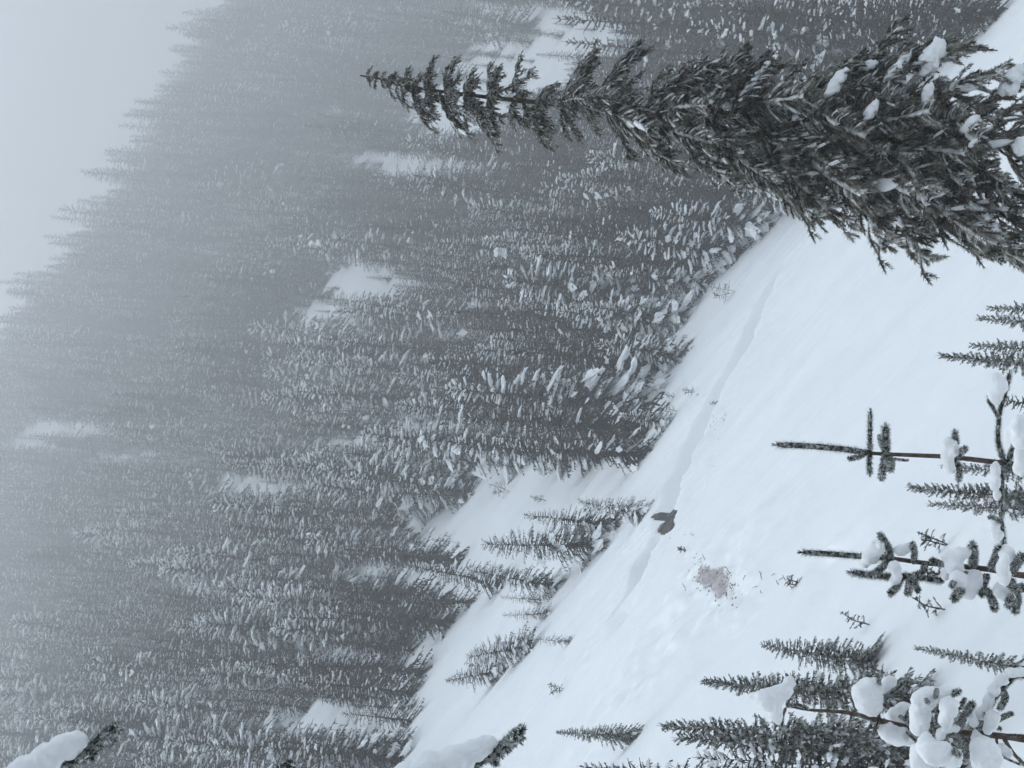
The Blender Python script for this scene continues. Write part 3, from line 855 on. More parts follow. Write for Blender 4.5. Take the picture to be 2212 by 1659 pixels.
# ------------------------------------------------------------------ the big shaggy fir in the foreground
BF_D = 13.0
def big_branch(seed, Lb=1.0, finger=False):
    """one hanging, rime-coated bough pointing along +X, built as fingers of needled shoots"""
    rng = np.random.default_rng(seed); r = random.Random(seed)
    wood, fol, sn = MB(), MB(), MB()
    dr = r.uniform(.18, .42)
    ax = smooth_path([(0, 0, 0), (.35 * Lb, r.uniform(-.04, .04), .02), (.7 * Lb, r.uniform(-.08, .08), -dr * .4 * Lb), (Lb, r.uniform(-.1, .1), -dr * Lb)], 14)
    tube(wood, ax, [.022 * (1 - i / 15) + .004 for i in range(14)], 5)
    needles(fol, ax, .045, 260, .016, rng, start=.15)
    def ridge(path, w0, w1):
        p = np.asarray(path); n = len(p); v = []; f = []
        for i in range(n):
            t = p[min(i + 1, n - 1)] - p[max(i - 1, 0)]; sd_ = np.cross(t, (0, 0, 1.0)); sd_ /= np.linalg.norm(sd_) + 1e-9
            w = (w0 + (w1 - w0) * i / (n - 1)) * r.uniform(.5, 1.4)
            v += [p[i] - sd_ * w + (0, 0, -.004), p[i] - sd_ * w * .5 + (0, 0, w * .75), p[i] + sd_ * w * .5 + (0, 0, w * .75), p[i] + sd_ * w + (0, 0, -.004)]
        for i in range(n - 1):
            for j in range(3):
                a = i * 4 + j; f.append((a, a + 1, a + 5, a + 4))
        fol.add(v, f, 1)
    ridge(ax[3:], .022, .03)
    for j in range(34):
        u = .10 + .88 * (j + r.random()) / 34
        i = min(int(u * 13), 12); p = ax[i] + (ax[i + 1] - ax[i]) * (u * 13 - i)
        sg = 1 if j % 2 else -1
        ln = Lb * r.uniform(.16, .36) * (1.12 - .75 * u) + .05
        if finger:
            ln = r.uniform(.10, .24)
        d = np.array([r.uniform(.45, 1.0), sg * r.uniform(.35, .9), r.uniform(-.7, .12)]); d = d / np.linalg.norm(d) * ln
        sp = smooth_path([p, p + d * .55 + (0, 0, .03 * r.random()), p + d + (0, 0, -.12 * ln)], 6)
        tube(wood, sp, [.007] * 6, 3)
        needles(fol, sp, .036, 620, .010, rng, lean=.55)
        if r.random() < .6:
            ridge(sp[1:], .010, .014)
        if r.random() < .5:
            q = sp[3]; e = q + np.array([d[0] * .3, d[1] * .3, -ln * .45])
            needles(fol, smooth_path([q, (q + e) / 2, e], 4), .034, 600, .010, rng, lean=.6)
    for j in range(3):
        u = r.uniform(.3, .98); i = int(u * 13); p = ax[min(i, 13)]
        s = r.uniform(.04, .10) * Lb
        clump(sn, p + (r.uniform(-.03, .03), r.uniform(-.10, .10) * Lb, .018), (1, r.uniform(-.6, .6), -dr * 1.4), (s * 1.7, s * .55, s * .36), rng, .16, ICO2)
    return wood.mesh('wood', M_bark), fol.mesh('branch', [M_needle_big, M_rime_big], False), sn.mesh('snow_clump', M_snow_tree)

def build_big_fir():
    r = random.Random(31)
    axis_px = [(778, 163), (830, 172), (900, 190), (1200, 225), (1600, 250), (2000, 285), (2212, 305), (2500, 330)]
    top = at(778, 163, BF_D)
    gx, gy = at(2500, 330, BF_D).x, BF_D
    gz = float(height(np.array([gx]), np.array([gy]))[0])
    root = thing('big_fir', 'tall shaggy frosted fir in the foreground, much the largest tree of the picture', 'fir tree', (gx, gy, gz))
    apx = [at(a, b, BF_D) - root.location for a, b in axis_px] + [Vector((0, 0, 1.0)), Vector((0, 0, -.4))]
    path = smooth_path(apx, 60)
    tm = MB()
    Ls = [np.linalg.norm(path[i] - path[0]) for i in range(60)]
    tube(tm, path[::-1], [.008 + .009 * Ls[::-1][i] for i in range(60)], 9)
    link('trunk', tm.mesh('trunk', M_bark), root)
    kinds = [big_branch(900 + k) for k in range(8)]
    fingers = [big_branch(950 + k, 1.0, True) for k in range(6)]
    # half-widths of the crown in px at photo x (towards photo top / bottom), read off the photograph
    zx = [780, 860, 950, 1100, 1300, 1500, 1700, 1850, 2000, 2150, 2300, 2700]
    hw = [12, 30, 52, 72, 92, 110, 128, 150, 160, 180, 200, 220]
    px = 792.0; az = 0.0; n = 0
    while px < 2330:
        az += 2.399 + r.uniform(-.5, .5)
        a = np.array([project(Vector(p) + root.location)[0] for p in path])
        k = int(np.argmin(np.abs(a - px))); p = Vector(path[k])
        L = np.interp(px, zx, hw) / F * BF_D * r.uniform(.5, 1.25) * 1.1
        o_me = fingers[r.randrange(6)] if r.random() < np.interp(px, [1150, 1500], [1, .35]) else kinds[r.randrange(8)]
        b = link('branch', o_me[1], root)
        f = (px - 780) / 1430
        el = .35 - .85 * min(f * 1.6, 1) + r.uniform(-.18, .18)
        b.location = p
        b.rotation_euler = Matrix.Rotation(az, 4, 'Z').to_euler()
        q = Matrix.Rotation(az, 4, 'Z') @ Matrix.Rotation(-el, 4, 'Y') @ Matrix.Rotation(r.uniform(-.6, .6), 4, 'X')
        b.rotation_euler = q.to_euler()
        fat = r.uniform(.85, 1.15)
        th = max(L * 1.0, .14 + .34 * min(1, (px - 780) / 160))
        b.scale = (L, th * fat * .9, th * fat * .9)
        link('wood', o_me[0], b)
        if r.random() < .22 + .2 * f:
            link('snow_clump', o_me[2], b)['kind'] = 'stuff'
        px += np.interp(px, [780, 1000, 1500, 2300], [3.8, 6, 12, 17]) * r.uniform(.3, 1.7)
        n += 1
    # long boughs whose ends can be told apart in the photograph: (foot on the trunk, tip, how far towards the viewer the tip lies)
    for (xa, ya, xb, yb, dd) in [(1620, 250, 1832, 470, .3), (1640, 255, 1790, 450, .6), (1800, 275, 2038, 528, .3), (1780, 275, 1950, 505, .7), (1960, 290, 2205, 562, .3), (1930, 290, 2120, 520, .7),
                                 (2080, 295, 2240, 470, .8), (1700, 255, 1895, 128, .3), (1800, 270, 2070, 95, .3), (1900, 285, 2155, 165, .5), (1500, 245, 1660, 138, .3), (1420, 240, 1560, 138, .4),
                                 (1290, 232, 1400, 108, .1), (1240, 228, 1300, 120, -.2), (1020, 205, 1088, 300, .2), (950, 198, 1018, 292, .1), (890, 188, 938, 278, .1), (1060, 212, 1085, 150, .1),
                                 (1130, 218, 1190, 310, .3), (1700, 260, 1770, 395, .5), (1740, 262, 1880, 440, .6), (1350, 235, 1480, 360, .4), (1450, 242, 1600, 395, .4), (1540, 246, 1700, 430, .4), (1700, 260, 1850, 420, .9), (1820, 275, 1960, 400, 1.0),
                                 (1900, 285, 2050, 420, 1.1), (1850, 280, 2000, 230, 1.0), (2000, 290, 2150, 290, 1.1), (1600, 250, 1760, 200, .8), (1700, 258, 1850, 270, 1.0), (1400, 240, 1530, 300, .7),
                                 (1300, 232, 1420, 270, .6), (1200, 226, 1310, 200, .5)]:
        pa = at(xa, ya, BF_D) - root.location; pb = at(xb, yb, BF_D - dd) - root.location
        v = pb - pa; L = v.length
        for k2 in range(2):      # smaller boughs crowd round its root
            b2 = link('branch', (kk := kinds[r.randrange(8)])[1], root); b2.location = pa + v * r.uniform(0, .15); L2 = L * r.uniform(.6, .88)
            b2.rotation_euler = ((v / L + Vector((r.uniform(-.35, .35), r.uniform(-.5, .2), r.uniform(-.3, .3)))).to_track_quat('X', 'Z').to_matrix().to_4x4() @ Matrix.Rotation(-.28, 4, 'Y')).to_euler(); b2.scale = (L2, L2, L2)
            link('wood', kk[0], b2)
        b = link('branch', kinds[r.randrange(8)][1], root); me_i = [k for k in kinds if k[1] == b.data][0]
        b.location = pa
        q = v.to_track_quat('X', 'Z').to_matrix().to_4x4() @ Matrix.Rotation(-.28, 4, 'Y')
        b.rotation_euler = q.to_euler(); b.scale = (L, L * .95, L * .9)
        link('wood', me_i[0], b)
        if r.random() < .3:
            link('snow_clump', me_i[2], b)['kind'] = 'stuff'
    # larger pads of snow lying along the outer boughs: (inner end, outer end, radius, how far towards the viewer)
    pads = [(1538, 213, 1558, 143, 9, .35), (1558, 213, 1588, 153, 5, .4), (1604, 207, 1654, 143, 8, .4), (1721, 253, 1774, 217, 10, .5), (1788, 207, 1821, 160, 13, .5),
            (1858, 147, 1891, 138, 8, .4), (1918, 167, 1961, 120, 9, .5), (2000, 148, 2026, 102, 20, .5), (2168, 192, 2205, 158, 20, .5), (1871, 253, 1891, 226, 11, .8), (1996, 217, 2010, 187, 10, .7), (1981, 420, 2010, 398, 16, .6),
            (2108, 450, 2158, 517, 13, .5), (1891, 420, 1941, 480, 9, .5), (2198, 325, 2210, 305, 14, .8)]
    for (xa, ya, xb, yb, rp, dd) in pads:
        mb = MB(); d = BF_D - dd * .95; s = d / F
        xa, ya, xb, yb = xa - .2 * (xb - xa), ya - .2 * (yb - ya), xb + .15 * (xb - xa), yb + .15 * (yb - ya)
        n = max(4, int(math.hypot(xb - xa, yb - ya) / rp * 1.6) + 2)
        for i in range(n):
            u = i / (n - 1); rr = 1.2 * rp * s * (0.22 + .95 * math.sin(math.pi * (0.06 + .84 * u))) * r.uniform(.8, 1.1)
            v = ICO2[0].copy()
            v *= .92 + np.array([[.55 * mnoise.noise(Vector(q) * 1.7 + Vector((xa + i, ya, 0)))] for q in v.tolist()])
            mb.add(v * np.array([rr * 1.1, rr * 1.1, rr * .8]) + np.array(tuple(at(xa + (xb - xa) * u + r.uniform(-3, 3), ya + (yb - ya) * u + r.uniform(-2, 2), d + r.uniform(-.03, .03)) - root.location)), ICO2[1])
        o = link('snow_pad', mb.mesh('snow_pad', M_snow_tree), root)
        fuse(o, .016, 3, .035)
        pa = at(xa, ya, d + .03) - root.location; pb = at(xb, yb, d + .03) - root.location
        v = pb - pa; L = v.length * 1.35
        for k2 in range(3):
            b2 = link('branch', (kk := kinds[r.randrange(8)])[1], root); b2.location = pa - v * .25 + Vector((0, .02, -.6 * rp * s))
            b2.rotation_euler = ((v.normalized() + Vector((r.uniform(-.25, .25), r.uniform(-.2, .3), r.uniform(-.3, .1)))).to_track_quat('X', 'Z').to_matrix().to_4x4() @ Matrix.Rotation(-.25, 4, 'Y')).to_euler()
            b2.scale = (L * r.uniform(.9, 1.25),) * 3
            link('wood', kk[0], b2)
    return root
build_big_fir()

# ------------------------------------------------------------------ near saplings
def snow_blobs(name, balls, parent, vox=.0065, smooth=6, origin=Vector((0, 0, 0)), amp=.26):
    """a lump of snow: overlapping rounded masses fused into one skin. balls: (px, py, rx, ry, depth)"""
    mb = MB()
    for i, (cx, cy, rx, ry, d) in enumerate(balls):
        s = d / F
        v = ICO3[0].copy()
        v *= 1 + np.array([[amp * mnoise.noise(Vector(q) * 1.3 + Vector((cx * .37, cy * .21, i)))] for q in v.tolist()])
        v *= np.array([ry * s, (rx + ry) * .5 * s, rx * s]) * 1.1
        mb.add(v + np.array(tuple(at(cx, cy, d) - origin)), ICO3[1])
    me = mb.mesh(name, M_snow_near)
    o = link(name, me, parent)
    fuse(o, vox, smooth, .013)
    return o

def shoot(name, pxs, parent, origin, d=5.3, thick=16, wood=4, dens=1500, seed=0, bare=0.0, label=None, dd=0.0):
    """a needled shoot through photo points; dd = how much nearer / farther its end lies"""
    rng = np.random.default_rng(seed + int(pxs[0][0] * 7 + pxs[-1][1]))
    n = len(pxs)
    P = [at(a, b, d + dd * i / max(1, n - 1)) - origin for i, (a, b) in enumerate(pxs)]
    path = smooth_path(P, 12)
    mb = MB(); s = d / F
    tube(mb, path, [wood * s * .5 * (1 - .35 * i / 11) for i in range(12)], 7, 1)
    if bare < .3:
        k = int(bare * 11); tube(mb, path[k:], [thick * s * .26] * (11 - k) + [thick * s * .12], 6, 0)
    needles(mb, path, thick * s * .60, dens * 2.2, .0036, rng, lean=.55, start=bare)
    needles(mb, path, thick * s * .52, dens * 1.3, .0036, rng, lean=.25, start=bare, tipbush=False)
    needles(mb, path, thick * s * .56, dens * .9, .0042, rng, lean=.4, start=bare, mi=2)
    return link(name, mb.mesh(name, [M_needle_near, M_bark, M_rime], False), parent)

def stem(pxs, radii_px, parent, origin, d):
    P = [at(a, b, d) - origin for a, b in pxs]
    g = Vector((P[-1].x + .02, P[-1].y, 0))
    P += [Vector((0, 0, 0.15)), Vector((0, 0, -.2))]
    radii_px = list(radii_px) + [radii_px[-1] * 1.3, radii_px[-1] * 1.5]
    path = smooth_path(P, 40)
    rr = np.interp(np.linspace(0, len(P) - 1, 40), range(len(P)), radii_px)
    mb = MB(); tube(mb, path, [x * .78 * d / F for x in rr], 9)
    return link('stem', mb.mesh('stem', M_bark), parent)

def ground_under(px, py, d):
    p = at(px, py, d)
    return Vector((p.x, p.y, float(height(np.array([p.x]), np.array([p.y]))[0])))

# -- the bare-stemmed sapling with its branch cross
def c3(a, b):
    return 1673.1 + .2435 * a, 822.8 + .2435 * b
D = 5.5
org = ground_under(2300, 1012, D)
root = thing('fir_sapling', 'bare-stemmed fir sapling with a long needled leader and a wide branch cross', 'sapling', org, 'young firs right in front of the viewer')
stem([c3(560, 600), c3(840, 640), c3(1250, 660), c3(1480, 670), c3(1700, 690), c3(2040, 730), (2260, 1010)], [4, 5, 6, 6.5, 7, 7.5, 9], root, org, D)
sh = lambda nm, pts, **k: shoot(nm, [c3(*p) for p in pts], root, org, d=D, **k)
sh('leader', [(840, 640), (560, 600), (250, 575), (30, 568)], thick=24, wood=9)
sh('branch', [(850, 625), (845, 480), (850, 280)], thick=19, wood=5, dd=.05)
sh('branch', [(845, 640), (840, 720), (845, 815)], thick=18, wood=5, dd=-.05)
sh('branch', [(800, 650), (740, 675), (665, 690)], thick=14, wood=3, dd=-.1)
sh('branch', [(985, 640), (990, 540), (985, 410)], thick=23, wood=5, dd=-.08)
sh('branch', [(985, 650), (965, 760), (950, 855)], thick=21, wood=5, dd=-.12)
sh('branch', [(1010, 650), (1035, 720), (1030, 790)], thick=19, wood=5, dd=.12)
sh('branch', [(980, 630), (945, 560), (930, 490)], thick=12, wood=3, dd=.15)
sh('branch', [(1060, 690), (1110, 700), (1180, 705)], thick=8, wood=2, dd=-.06)
sh('branch', [(1590, 690), (1610, 580), (1600, 460)], thick=19, wood=5, dd=-.08)
sh('branch', [(1600, 680), (1650, 640), (1690, 600)], thick=17, wood=4, dd=-.15)
sh('branch', [(1600, 700), (1640, 780), (1635, 870)], thick=19, wood=5, dd=-.08)
sh('branch', [(2040, 725), (1985, 540), (1995, 300), (2050, 90), (2085, -60)], thick=19, wood=8, dd=-.1)
sh('branch', [(2040, 735), (2012, 950), (2010, 1220), (2025, 1350), (2030, 1450)], thick=20, wood=9, dd=.05)
sh('branch', [(1990, 330), (1950, 260), (1900, 180)], thick=12, wood=3, dd=-.05)
sh('branch', [(2060, 740), (2120, 600), (2190, 420)], thick=20, wood=5, dd=-.1)
sh('branch', [(2060, 750), (2130, 800), (2200, 740)], thick=20, wood=5, dd=-.1)
sh('branch', [(2010, 1260), (1960, 1220), (1905, 1210)], thick=12, wood=3, dd=-.05)
def pil(balls, conv, d0, **k):
    return snow_blobs('snow_pillow', [(*conv(a, b), rx, ry, d0 + dd) for a, b, rx, ry, dd in balls], root, origin=org, **k)
pil([(1545, 560, 13, 15, -.06), (1530, 660, 12, 22, -.05), (1550, 760, 13, 15, -.05), (1600, 620, 11, 13, -.08), (1660, 650, 9, 9, -.14)], c3, D)
pil([(1965, 130, 14, 20, -.07), (2000, 40, 14, 20, -.1), (1985, -20, 14, 14, -.1)], c3, D)
pil([(1960, 800, 10, 20, -.02), (1955, 900, 11, 18, 0), (1975, 1000, 8, 16, .02)], c3, D)
pil([(1955, 1290, 11, 16, .02), (1975, 1370, 11, 14, .03)], c3, D)
pil([(2120, 460, 18, 22, -.4), (2170, 380, 17, 20, -.45), (2190, 520, 18, 20, -.45)], c3, D)
pil([(2090, 620, 12, 16, -.3), (2110, 700, 14, 14, -.3), (2190, 760, 16, 20, -.4), (2180, 650, 14, 16, -.4)], c3, D)

# -- the twin-tipped sapling
def c4(a, b):
    return 1673.1 + .2435 * a, 1097.1 + .2435 * b
D = 5.0
org = ground_under(2290, 1245, D)
root = thing('fir_sapling', 'twin-tipped fir sapling carrying round snow lumps between its stubby shoots', 'sapling', org, 'young firs right in front of the viewer')
stem([c4(770, 435), c4(1000, 445), c4(1300, 485), c4(1500, 505), c4(1900, 545), c4(2212, 600), (2290, 1245)], [5, 6, 6.5, 7, 8, 9, 9], root, org, D)
sh = lambda nm, pts, **k: shoot(nm, [c4(*p) for p in pts], root, org, d=D, **k)
sh('leader', [(1000, 445), (770, 430), (500, 410), (258, 395)], thick=23, wood=8)
sh('leader', [(1500, 650), (1200, 610), (1000, 610), (850, 595), (685, 575)], thick=23, wood=9, dd=-.1)
sh('branch', [(1035, 455), (1010, 350), (940, 245)], thick=19, wood=6, dd=-.1)
sh('branch', [(1035, 450), (960, 520), (875, 590)], thick=19, wood=6, dd=-.1)
sh('branch', [(1235, 490), (1240, 400), (1225, 325)], thick=17, wood=5, dd=-.1)
sh('branch', [(1130, 600), (1090, 690), (1030, 760)], thick=19, wood=5, dd=-.15)
sh('branch', [(1200, 600), (1195, 690), (1185, 760)], thick=18, wood=5, dd=-.2)
sh('branch', [(1240, 610), (1250, 680), (1275, 735)], thick=16, wood=5, dd=-.1)
sh('branch', [(1330, 490), (1320, 560), (1240, 600)], thick=17, wood=5, dd=-.1)
sh('branch', [(1520, 500), (1450, 490), (1400, 465)], thick=18, wood=5, dd=-.05)
sh('branch', [(1760, 520), (1765, 430), (1755, 330)], thick=23, wood=6, dd=-.2)
sh('branch', [(1700, 580), (1670, 690), (1595, 805)], thick=22, wood=6, dd=-.3)
sh('branch', [(1640, 580), (1600, 640), (1570, 690)], thick=14, wood=4, dd=-.3)
sh('branch', [(1920, 540), (1960, 460), (1995, 360)], thick=22, wood=6, dd=-.25)
sh('branch', [(1880, 600), (1850, 680), (1840, 770)], thick=20, wood=6, dd=-.2)
sh('branch', [(1890, 730), (1930, 810), (1955, 895)], thick=21, wood=6, dd=-.15)
sh('branch', [(2060, 620), (2090, 740), (2080, 870)], thick=21, wood=6, dd=-.3)
sh('branch', [(2100, 640), (2150, 780), (2135, 915)], thick=21, wood=6, dd=-.25)
sh('branch', [(2080, 580), (2130, 520), (2190, 430)], thick=22, wood=6, dd=-.3)
sh('branch', [(2040, 600), (2080, 680), (2150, 720), (2210, 700)], thick=20, wood=6, dd=-.35)
pil([(900, 370, 16, 20, -.05), (850, 430, 17, 18, -.04), (800, 490, 11, 12, -.02), (940, 320, 8, 12, -.08)], c4, D)
pil([(1110, 375, 11, 12, -.05), (1180, 350, 9, 10, -.06), (1150, 400, 9, 8, -.05)], c4, D)
pil([(1060, 530, 12, 14, -.1), (1090, 600, 10, 18, -.1), (1050, 650, 8, 9, -.1)], c4, D)
pil([(1570, 430, 19, 17, -.14), (1660, 400, 17, 13, -.16), (1600, 520, 20, 18, -.15), (1720, 380, 8, 9, -.18), (1520, 590, 10, 12, -.1)], c4, D)
pil([(1640, 640, 18, 20, -.2), (1720, 700, 22, 22, -.16), (1780, 640, 16, 22, -.14), (1700, 770, 18, 10, -.18), (1590, 700, 10, 12, -.2)], c4, D)
pil([(2030, 520, 12, 30, -.3), (2060, 400, 16, 18, -.25), (2130, 360, 17, 13, -.2), (2040, 620, 12, 18, -.3)], c4, D)
pil([(1990, 730, 14, 16, -.2), (2060, 780, 15, 14, -.2), (2160, 560, 14, 22, -.35)], c4, D)

# -- the sapling with the thick snow cap
def c2(a, b):
    return 1810.2 + .1815 * a, 1398.8 + .1815 * b
ident = lambda a, b: (a, b)
D = 5.0
org = ground_under(2270, 1606, D)
root = thing('fir_sapling', 'crooked fir sapling buried under thick round snow pillows with a pointed snow cap', 'sapling', org, 'young firs right in front of the viewer')
stem([(1699, 1524), (1745, 1533), (1828, 1539), (1897, 1556), (1964, 1571), (2037, 1580), (2119, 1586), (2173, 1591), (2270, 1604)], [3, 4, 5.5, 8, 8, 9, 9, 9, 9], root, org, D)
sh0 = lambda nm, pts, **k: shoot(nm, pts, root, org, d=D, **{**dict(thick=10, wood=5), **k})
sh = lambda nm, pts, **k: sh0(nm, [c2(*p) for p in pts], **k)
sh0('branch', [(1700, 1526), (1708, 1500), (1724, 1468)], thick=11, wood=6, dd=-.05)
sh0('branch', [(1697, 1530), (1691, 1548), (1689, 1570)], thick=9, wood=6, dd=-.05)
sh0('branch', [(1700, 1526), (1720, 1522), (1745, 1530)], thick=10, wood=5, dd=-.1)
sh('branch', [(490, 870), (470, 650), (495, 450), (475, 380)], wood=7, dd=-.1)
sh('branch', [(480, 380), (440, 300), (330, 220)], thick=8, wood=3)
sh('branch', [(480, 870), (430, 1000), (405, 1120)], wood=6, dd=-.1)
sh('branch', [(480, 620), (620, 540), (760, 440), (860, 400)], thick=13, wood=4, dd=-.1)
sh('branch', [(860, 950), (820, 800), (930, 665)], thick=10, wood=5, dd=-.1)
sh('branch', [(850, 940), (790, 850), (740, 820)], thick=9, wood=4, dd=-.1)
sh('branch', [(760, 960), (840, 1030), (925, 1110)], thick=8, wood=4, dd=-.1)
sh('branch', [(1130, 760), (1150, 640), (1175, 510)], thick=11, wood=5, dd=-.35)
sh('branch', [(1140, 740), (1090, 680), (1050, 625)], thick=10, wood=5, dd=-.35)
sh('branch', [(1180, 900), (1210, 720), (1300, 590), (1440, 520)], thick=16, wood=6, dd=-.3)
sh('branch', [(1120, 1130), (1110, 1000), (1090, 830)], thick=16, wood=7, dd=-.2)
sh('branch', [(1300, 1010), (1360, 830), (1510, 620)], thick=11, wood=5, dd=-.3)
sh('branch', [(1440, 960), (1490, 840), (1600, 670)], thick=18, wood=7, dd=-.3)
sh('branch', [(1640, 990), (1700, 880), (1740, 790)], thick=16, wood=7, dd=-.2)
sh('branch', [(1280, 1010), (1280, 1080), (1310, 1200)], thick=14, wood=6, dd=-.2)
sh('branch', [(1400, 1020), (1450, 1110), (1490, 1200)], thick=12, wood=5, dd=-.2)
sh('branch', [(1180, 1130), (1300, 1180), (1440, 1280)], thick=15, wood=5, dd=-.45)
sh('branch', [(1700, 1010), (1740, 840), (1850, 620), (1980, 470), (2130, 320), (2230, 330)], thick=18, wood=9, dd=-.25)
sh('branch', [(1960, 520), (1990, 600), (1930, 720)], thick=16, wood=5, dd=-.25)
sh('branch', [(1880, 870), (1960, 830), (2065, 785)], thick=13, wood=6, dd=-.2)
sh('branch', [(1840, 880), (1880, 930), (1930, 970)], thick=10, wood=5, dd=-.2)
sh('branch', [(1880, 1040), (1910, 1250), (1960, 1300), (2160, 1390)], thick=9, wood=6, dd=-.1)
sh('branch', [(1980, 1090), (2080, 1250), (2212, 1390)], thick=10, wood=10, dd=.0, bare=.7)
sh('branch', [(1860, 1030), (2010, 1040), (2212, 1050)], thick=8, wood=7, dd=-.1, bare=.5)
pil([(1640, 1506, 22, 12, -.06), (1662, 1512, 28, 24, -.08), (1690, 1494, 20, 16, -.07), (1706, 1475, 14, 11, -.05), (1676, 1540, 16, 17, -.06), (1682, 1556, 10, 12, -.05)], ident, D)
pil([(350, 560, 29, 33, -.05), (380, 680, 28, 22, -.04), (420, 480, 18, 18, -.05)], c2, D)
pil([(600, 420, 17, 14, .05), (560, 470, 16, 12, .05), (640, 470, 10, 12, .05)], c2, D)
pil([(600, 1000, 20, 16, -.02), (700, 1060, 28, 18, -.02), (820, 1090, 16, 12, 0)], c2, D)
pil([(700, 820, 22, 18, .06), (790, 740, 20, 16, .06)], c2, D)
pil([(1010, 620, 24, 22, -.22), (980, 780, 22, 28, -.2), (960, 940, 18, 22, -.18), (1150, 540, 30, 13, -.22), (1280, 530, 26, 9, -.22), (1380, 510, 10, 7, -.25)], c2, D)
pil([(1310, 720, 17, 22, -.32), (1280, 850, 15, 20, -.3), (1400, 660, 10, 8, -.32)], c2, D)
pil([(1220, 1040, 10, 16, -.22), (1320, 960, 16, 10, -.24), (1390, 960, 10, 8, -.24), (1390, 1120, 12, 17, -.22)], c2, D)
pil([(1060, 1190, 20, 24, -.3), (1180, 1260, 34, 24, -.34), (1350, 1320, 24, 20, -.32), (1040, 1090, 10, 14, -.3)], c2, D)
pil([(950, 1250, 17, 22, -.2), (980, 1370, 22, 22, -.2), (1050, 1450, 26, 18, -.2)], c2, D)
pil([(1740, 1260, 30, 32, -.3), (1800, 1360, 24, 24, -.3), (1640, 1060, 10, 14, -.2), (1680, 1150, 16, 16, -.24)], c2, D)
pil([(1830, 860, 15, 20, -.22), (1780, 960, 10, 14, -.22)], c2, D)
pil([(1790, 650, 11, 20, -.18), (1850, 500, 13, 16, -.2), (1940, 390, 16, 12, -.22), (2080, 300, 18, 9, -.25), (2190, 290, 14, 9, -.26), (1700, 780, 14, 14, -.18)], c2, D)
pil([(1960, 1200, 10, 12, -.05), (2030, 1270, 8, 12, -.05)], c2, D)
pil([(1520, 700, 12, 9, -.2), (1600, 830, 10, 14, -.2), (1460, 730, 12, 14, -.15), (1620, 890, 8, 10, -.2)], c2, D)

# -- the fir just outside the frame whose two snow-covered boughs hang into it
D = 2.4
p0 = at(640, 2050, D + .25)
org = Vector((p0.x, p0.y, float(height(np.array([p0.x]), np.array([p0.y]))[0])))
root = thing('near_fir', 'nearest fir, only the ends of its boughs under slabs of snow reach into view', 'fir tree', org)
tm = MB(); tube(tm, [(0, 0, -.3), (0, 0, 1.5), (.02, 0, 3.2), (.03, 0, 5.0)], [.11, .09, .06, .02], 12)
link('trunk', tm.mesh('trunk', M_bark), root)
def bough(pts, snow, thick, seed, wood=7, dd=-.2):
    # from the trunk to the tip
    b = shoot('bough', pts, root, org, d=D, thick=thick, wood=wood, dens=2200, seed=seed, dd=0)
    r = random.Random(seed)
    q = pts[len(pts) // 2:]
    for k in range(18):
        u = (k + r.random()) / 18; i = min(int(u * (len(q) - 1)), len(q) - 2); f = u * (len(q) - 1) - i
        a = q[i][0] + (q[i + 1][0] - q[i][0]) * f; c = q[i][1] + (q[i + 1][1] - q[i][1]) * f
        ln = r.uniform(18, 38) * (1.15 - .55 * u)
        shoot('twig', [(a, c), (a + ln * .35, c - ln * .15), (a + ln * .75, c + ln * r.uniform(-.6, .35))], b, org, d=D + r.uniform(-.03, .03), thick=thick * .7, wood=3, dens=1900, seed=seed + k, dd=r.uniform(-.05, .05))
    snow_blobs('snow_pillow', [(a, c, rx, ry, D + e) for a, c, rx, ry, e in snow], b, origin=org, vox=.005, amp=.08)
bough([(-60, 2030), (20, 1780), (110, 1680), (160, 1640), (210, 1604), (240, 1576)],
      [(20, 1705, 60, 40, -.03), (60, 1668, 40, 34, -.03), (105, 1636, 34, 30, -.03), (140, 1612, 30, 25, -.03), (165, 1597, 22, 18, -.03), (100, 1660, 30, 30, -.03)], 34, 3)
bough([(760, 2030), (880, 1800), (980, 1690), (1040, 1645), (1088, 1608), (1114, 1584)],
      [(880, 1700, 50, 46, -.03), (930, 1666, 42, 40, -.03), (985, 1640, 36, 32, -.03), (1025, 1620, 30, 22, -.03), (1052, 1604, 18, 12, -.03)], 34, 5)
bough([(330, 2030), (480, 1800), (550, 1720), (590, 1680), (622, 1650)],
      [(500, 1730, 40, 40, -.03), (545, 1690, 32, 28, -.03), (580, 1672, 18, 15, -.03)], 30, 9)

# ------------------------------------------------------------------ twig litter on the snow
mb = MB(); r = random.Random(8)
LIT = [(1500, 1150, 40, 40, 10), (1530, 1215, 40, 30, 10), (1560, 1250, 50, 50, 16), (1560, 905, 30, 14, 14), (1550, 930, 20, 40, 8), (1640, 1245, 90, 10, 18), (1450, 1160, 10, 20, 4),
       (1505, 860, 30, 15, 10), (1470, 1260, 50, 40, 8), (1545, 990, 16, 40, 6), (1640, 1275, 20, 10, 3), (1700, 1258, 18, 8, 10)]
for cx, cy, sx, sy, n in LIT:
    for k in range((n + 1) // 2):
        b = hit(cx + r.gauss(0, .45) * sx, cy + r.gauss(0, .45) * sy)
        z = float(height(np.array([b.x]), np.array([b.y]))[0])
        ln = r.uniform(.05, .22); a = r.uniform(0, 6.28); el = r.uniform(-.1, .6)
        d = Vector((math.cos(a) * math.cos(el), math.sin(a) * math.cos(el) , math.sin(el))) * ln
        p = Vector((b.x, b.y, z + .015))
        tube(mb, [p, p + d * .5 + Vector((0, 0, .01)), p + d], [.009, .007, .004], 4)
o = link('twig_litter', mb.mesh('twig_litter', M_bark)); o['kind'] = 'stuff'

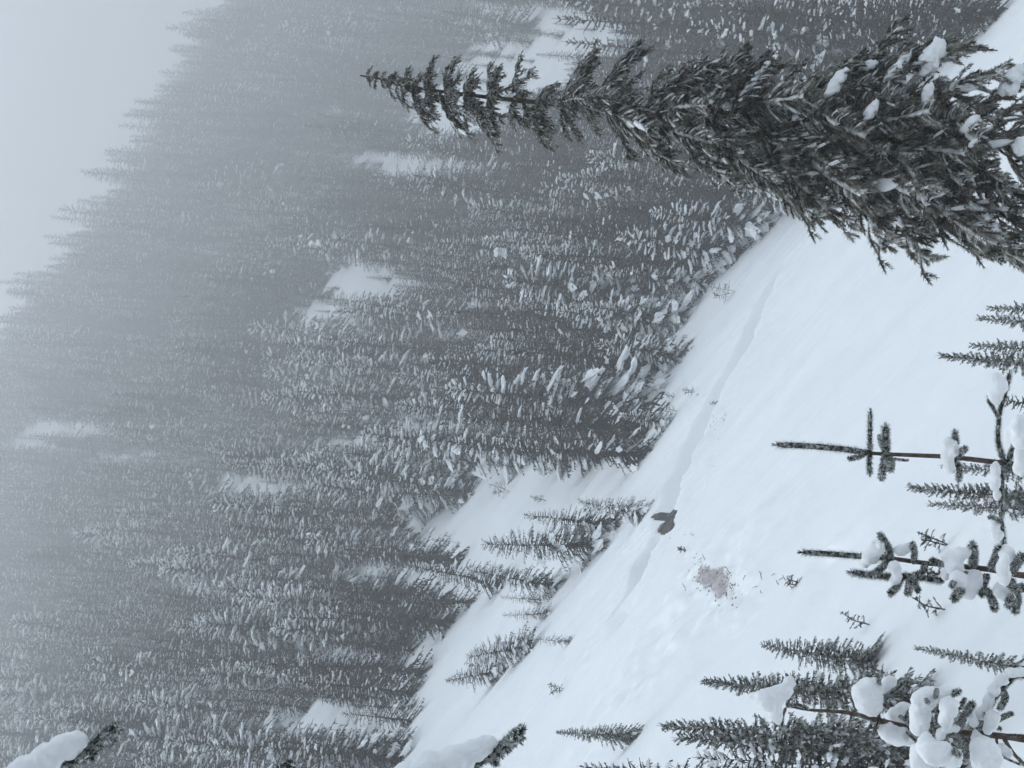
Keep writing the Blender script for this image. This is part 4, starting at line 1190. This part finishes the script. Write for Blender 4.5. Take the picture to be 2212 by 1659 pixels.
mb = MB(); rng = np.random.default_rng(4)
for k in range(200):
    b = hit(1548 + r.gauss(0, 24), 1255 + r.gauss(0, 26))
    if float(scree_mask(np.array([b.x]), np.array([b.y]))[0]) < r.uniform(.0, .5):
        continue
    z = float(height(np.array([b.x]), np.array([b.y]))[0]); a = r.uniform(.010, .034)
    clump(mb, (b.x, b.y, z), (r.uniform(-1, 1), r.uniform(-1, 1), .1), (a * 1.3, a, a * .8), rng, .2, ICO1)
M_stone, t_, b_ = new_mat('stone')
t_.links.new(noise_mix(t_, (0.20, 0.165, 0.16), (0.42, 0.38, 0.38), 6, .35, .65), b_.inputs['Base Color']); b_.inputs['Roughness'].default_value = .9
o = link('loose_stones', mb.mesh('loose_stones', M_stone, False)); o['kind'] = 'stuff'

# ------------------------------------------------------------------ the misty air
def build_haze():
    g_ = bpy.data.objects['snow_slope'].data; zs = np.empty(len(g_.vertices) * 3); g_.vertices.foreach_get('co', zs)
    x0, x1, y0, y1, z0, z1 = -1005, 1005, -1005, 1005, float(zs[2::3].min()) - 1, max(float(zs[2::3].max()), max(t[3] + t[4] * 1.1 for t in trees)) + 3
    print('HAZE', z0, z1)
    v = [(x, y, z) for z in (z0, z1) for y in (y0, y1) for x in (x0, x1)]
    mb = MB(); mb.add(v, [(0, 2, 3, 1), (4, 5, 7, 6), (0, 1, 5, 4), (2, 6, 7, 3), (0, 4, 6, 2), (1, 3, 7, 5)])
    mt = bpy.data.materials.new('misty_air'); mt.use_nodes = True
    t = mt.node_tree
    for n in list(t.nodes):
        t.nodes.remove(n)
    o_ = t.nodes.new('ShaderNodeOutputMaterial'); pv = t.nodes.new('ShaderNodeVolumePrincipled')
    pv.inputs['Color'].default_value = (0.86, 0.875, 0.89, 1); pv.inputs['Density'].default_value = HAZE_DENSITY; pv.inputs['Anisotropy'].default_value = 0.1
    t.links.new(pv.outputs[0], o_.inputs['Volume'])
    o = link('haze', mb.mesh('haze', mt, False)); o['kind'] = 'stuff'
build_haze()
zz = [ (o.name, o.location.z) for o in scene.objects if o.type=='EMPTY']
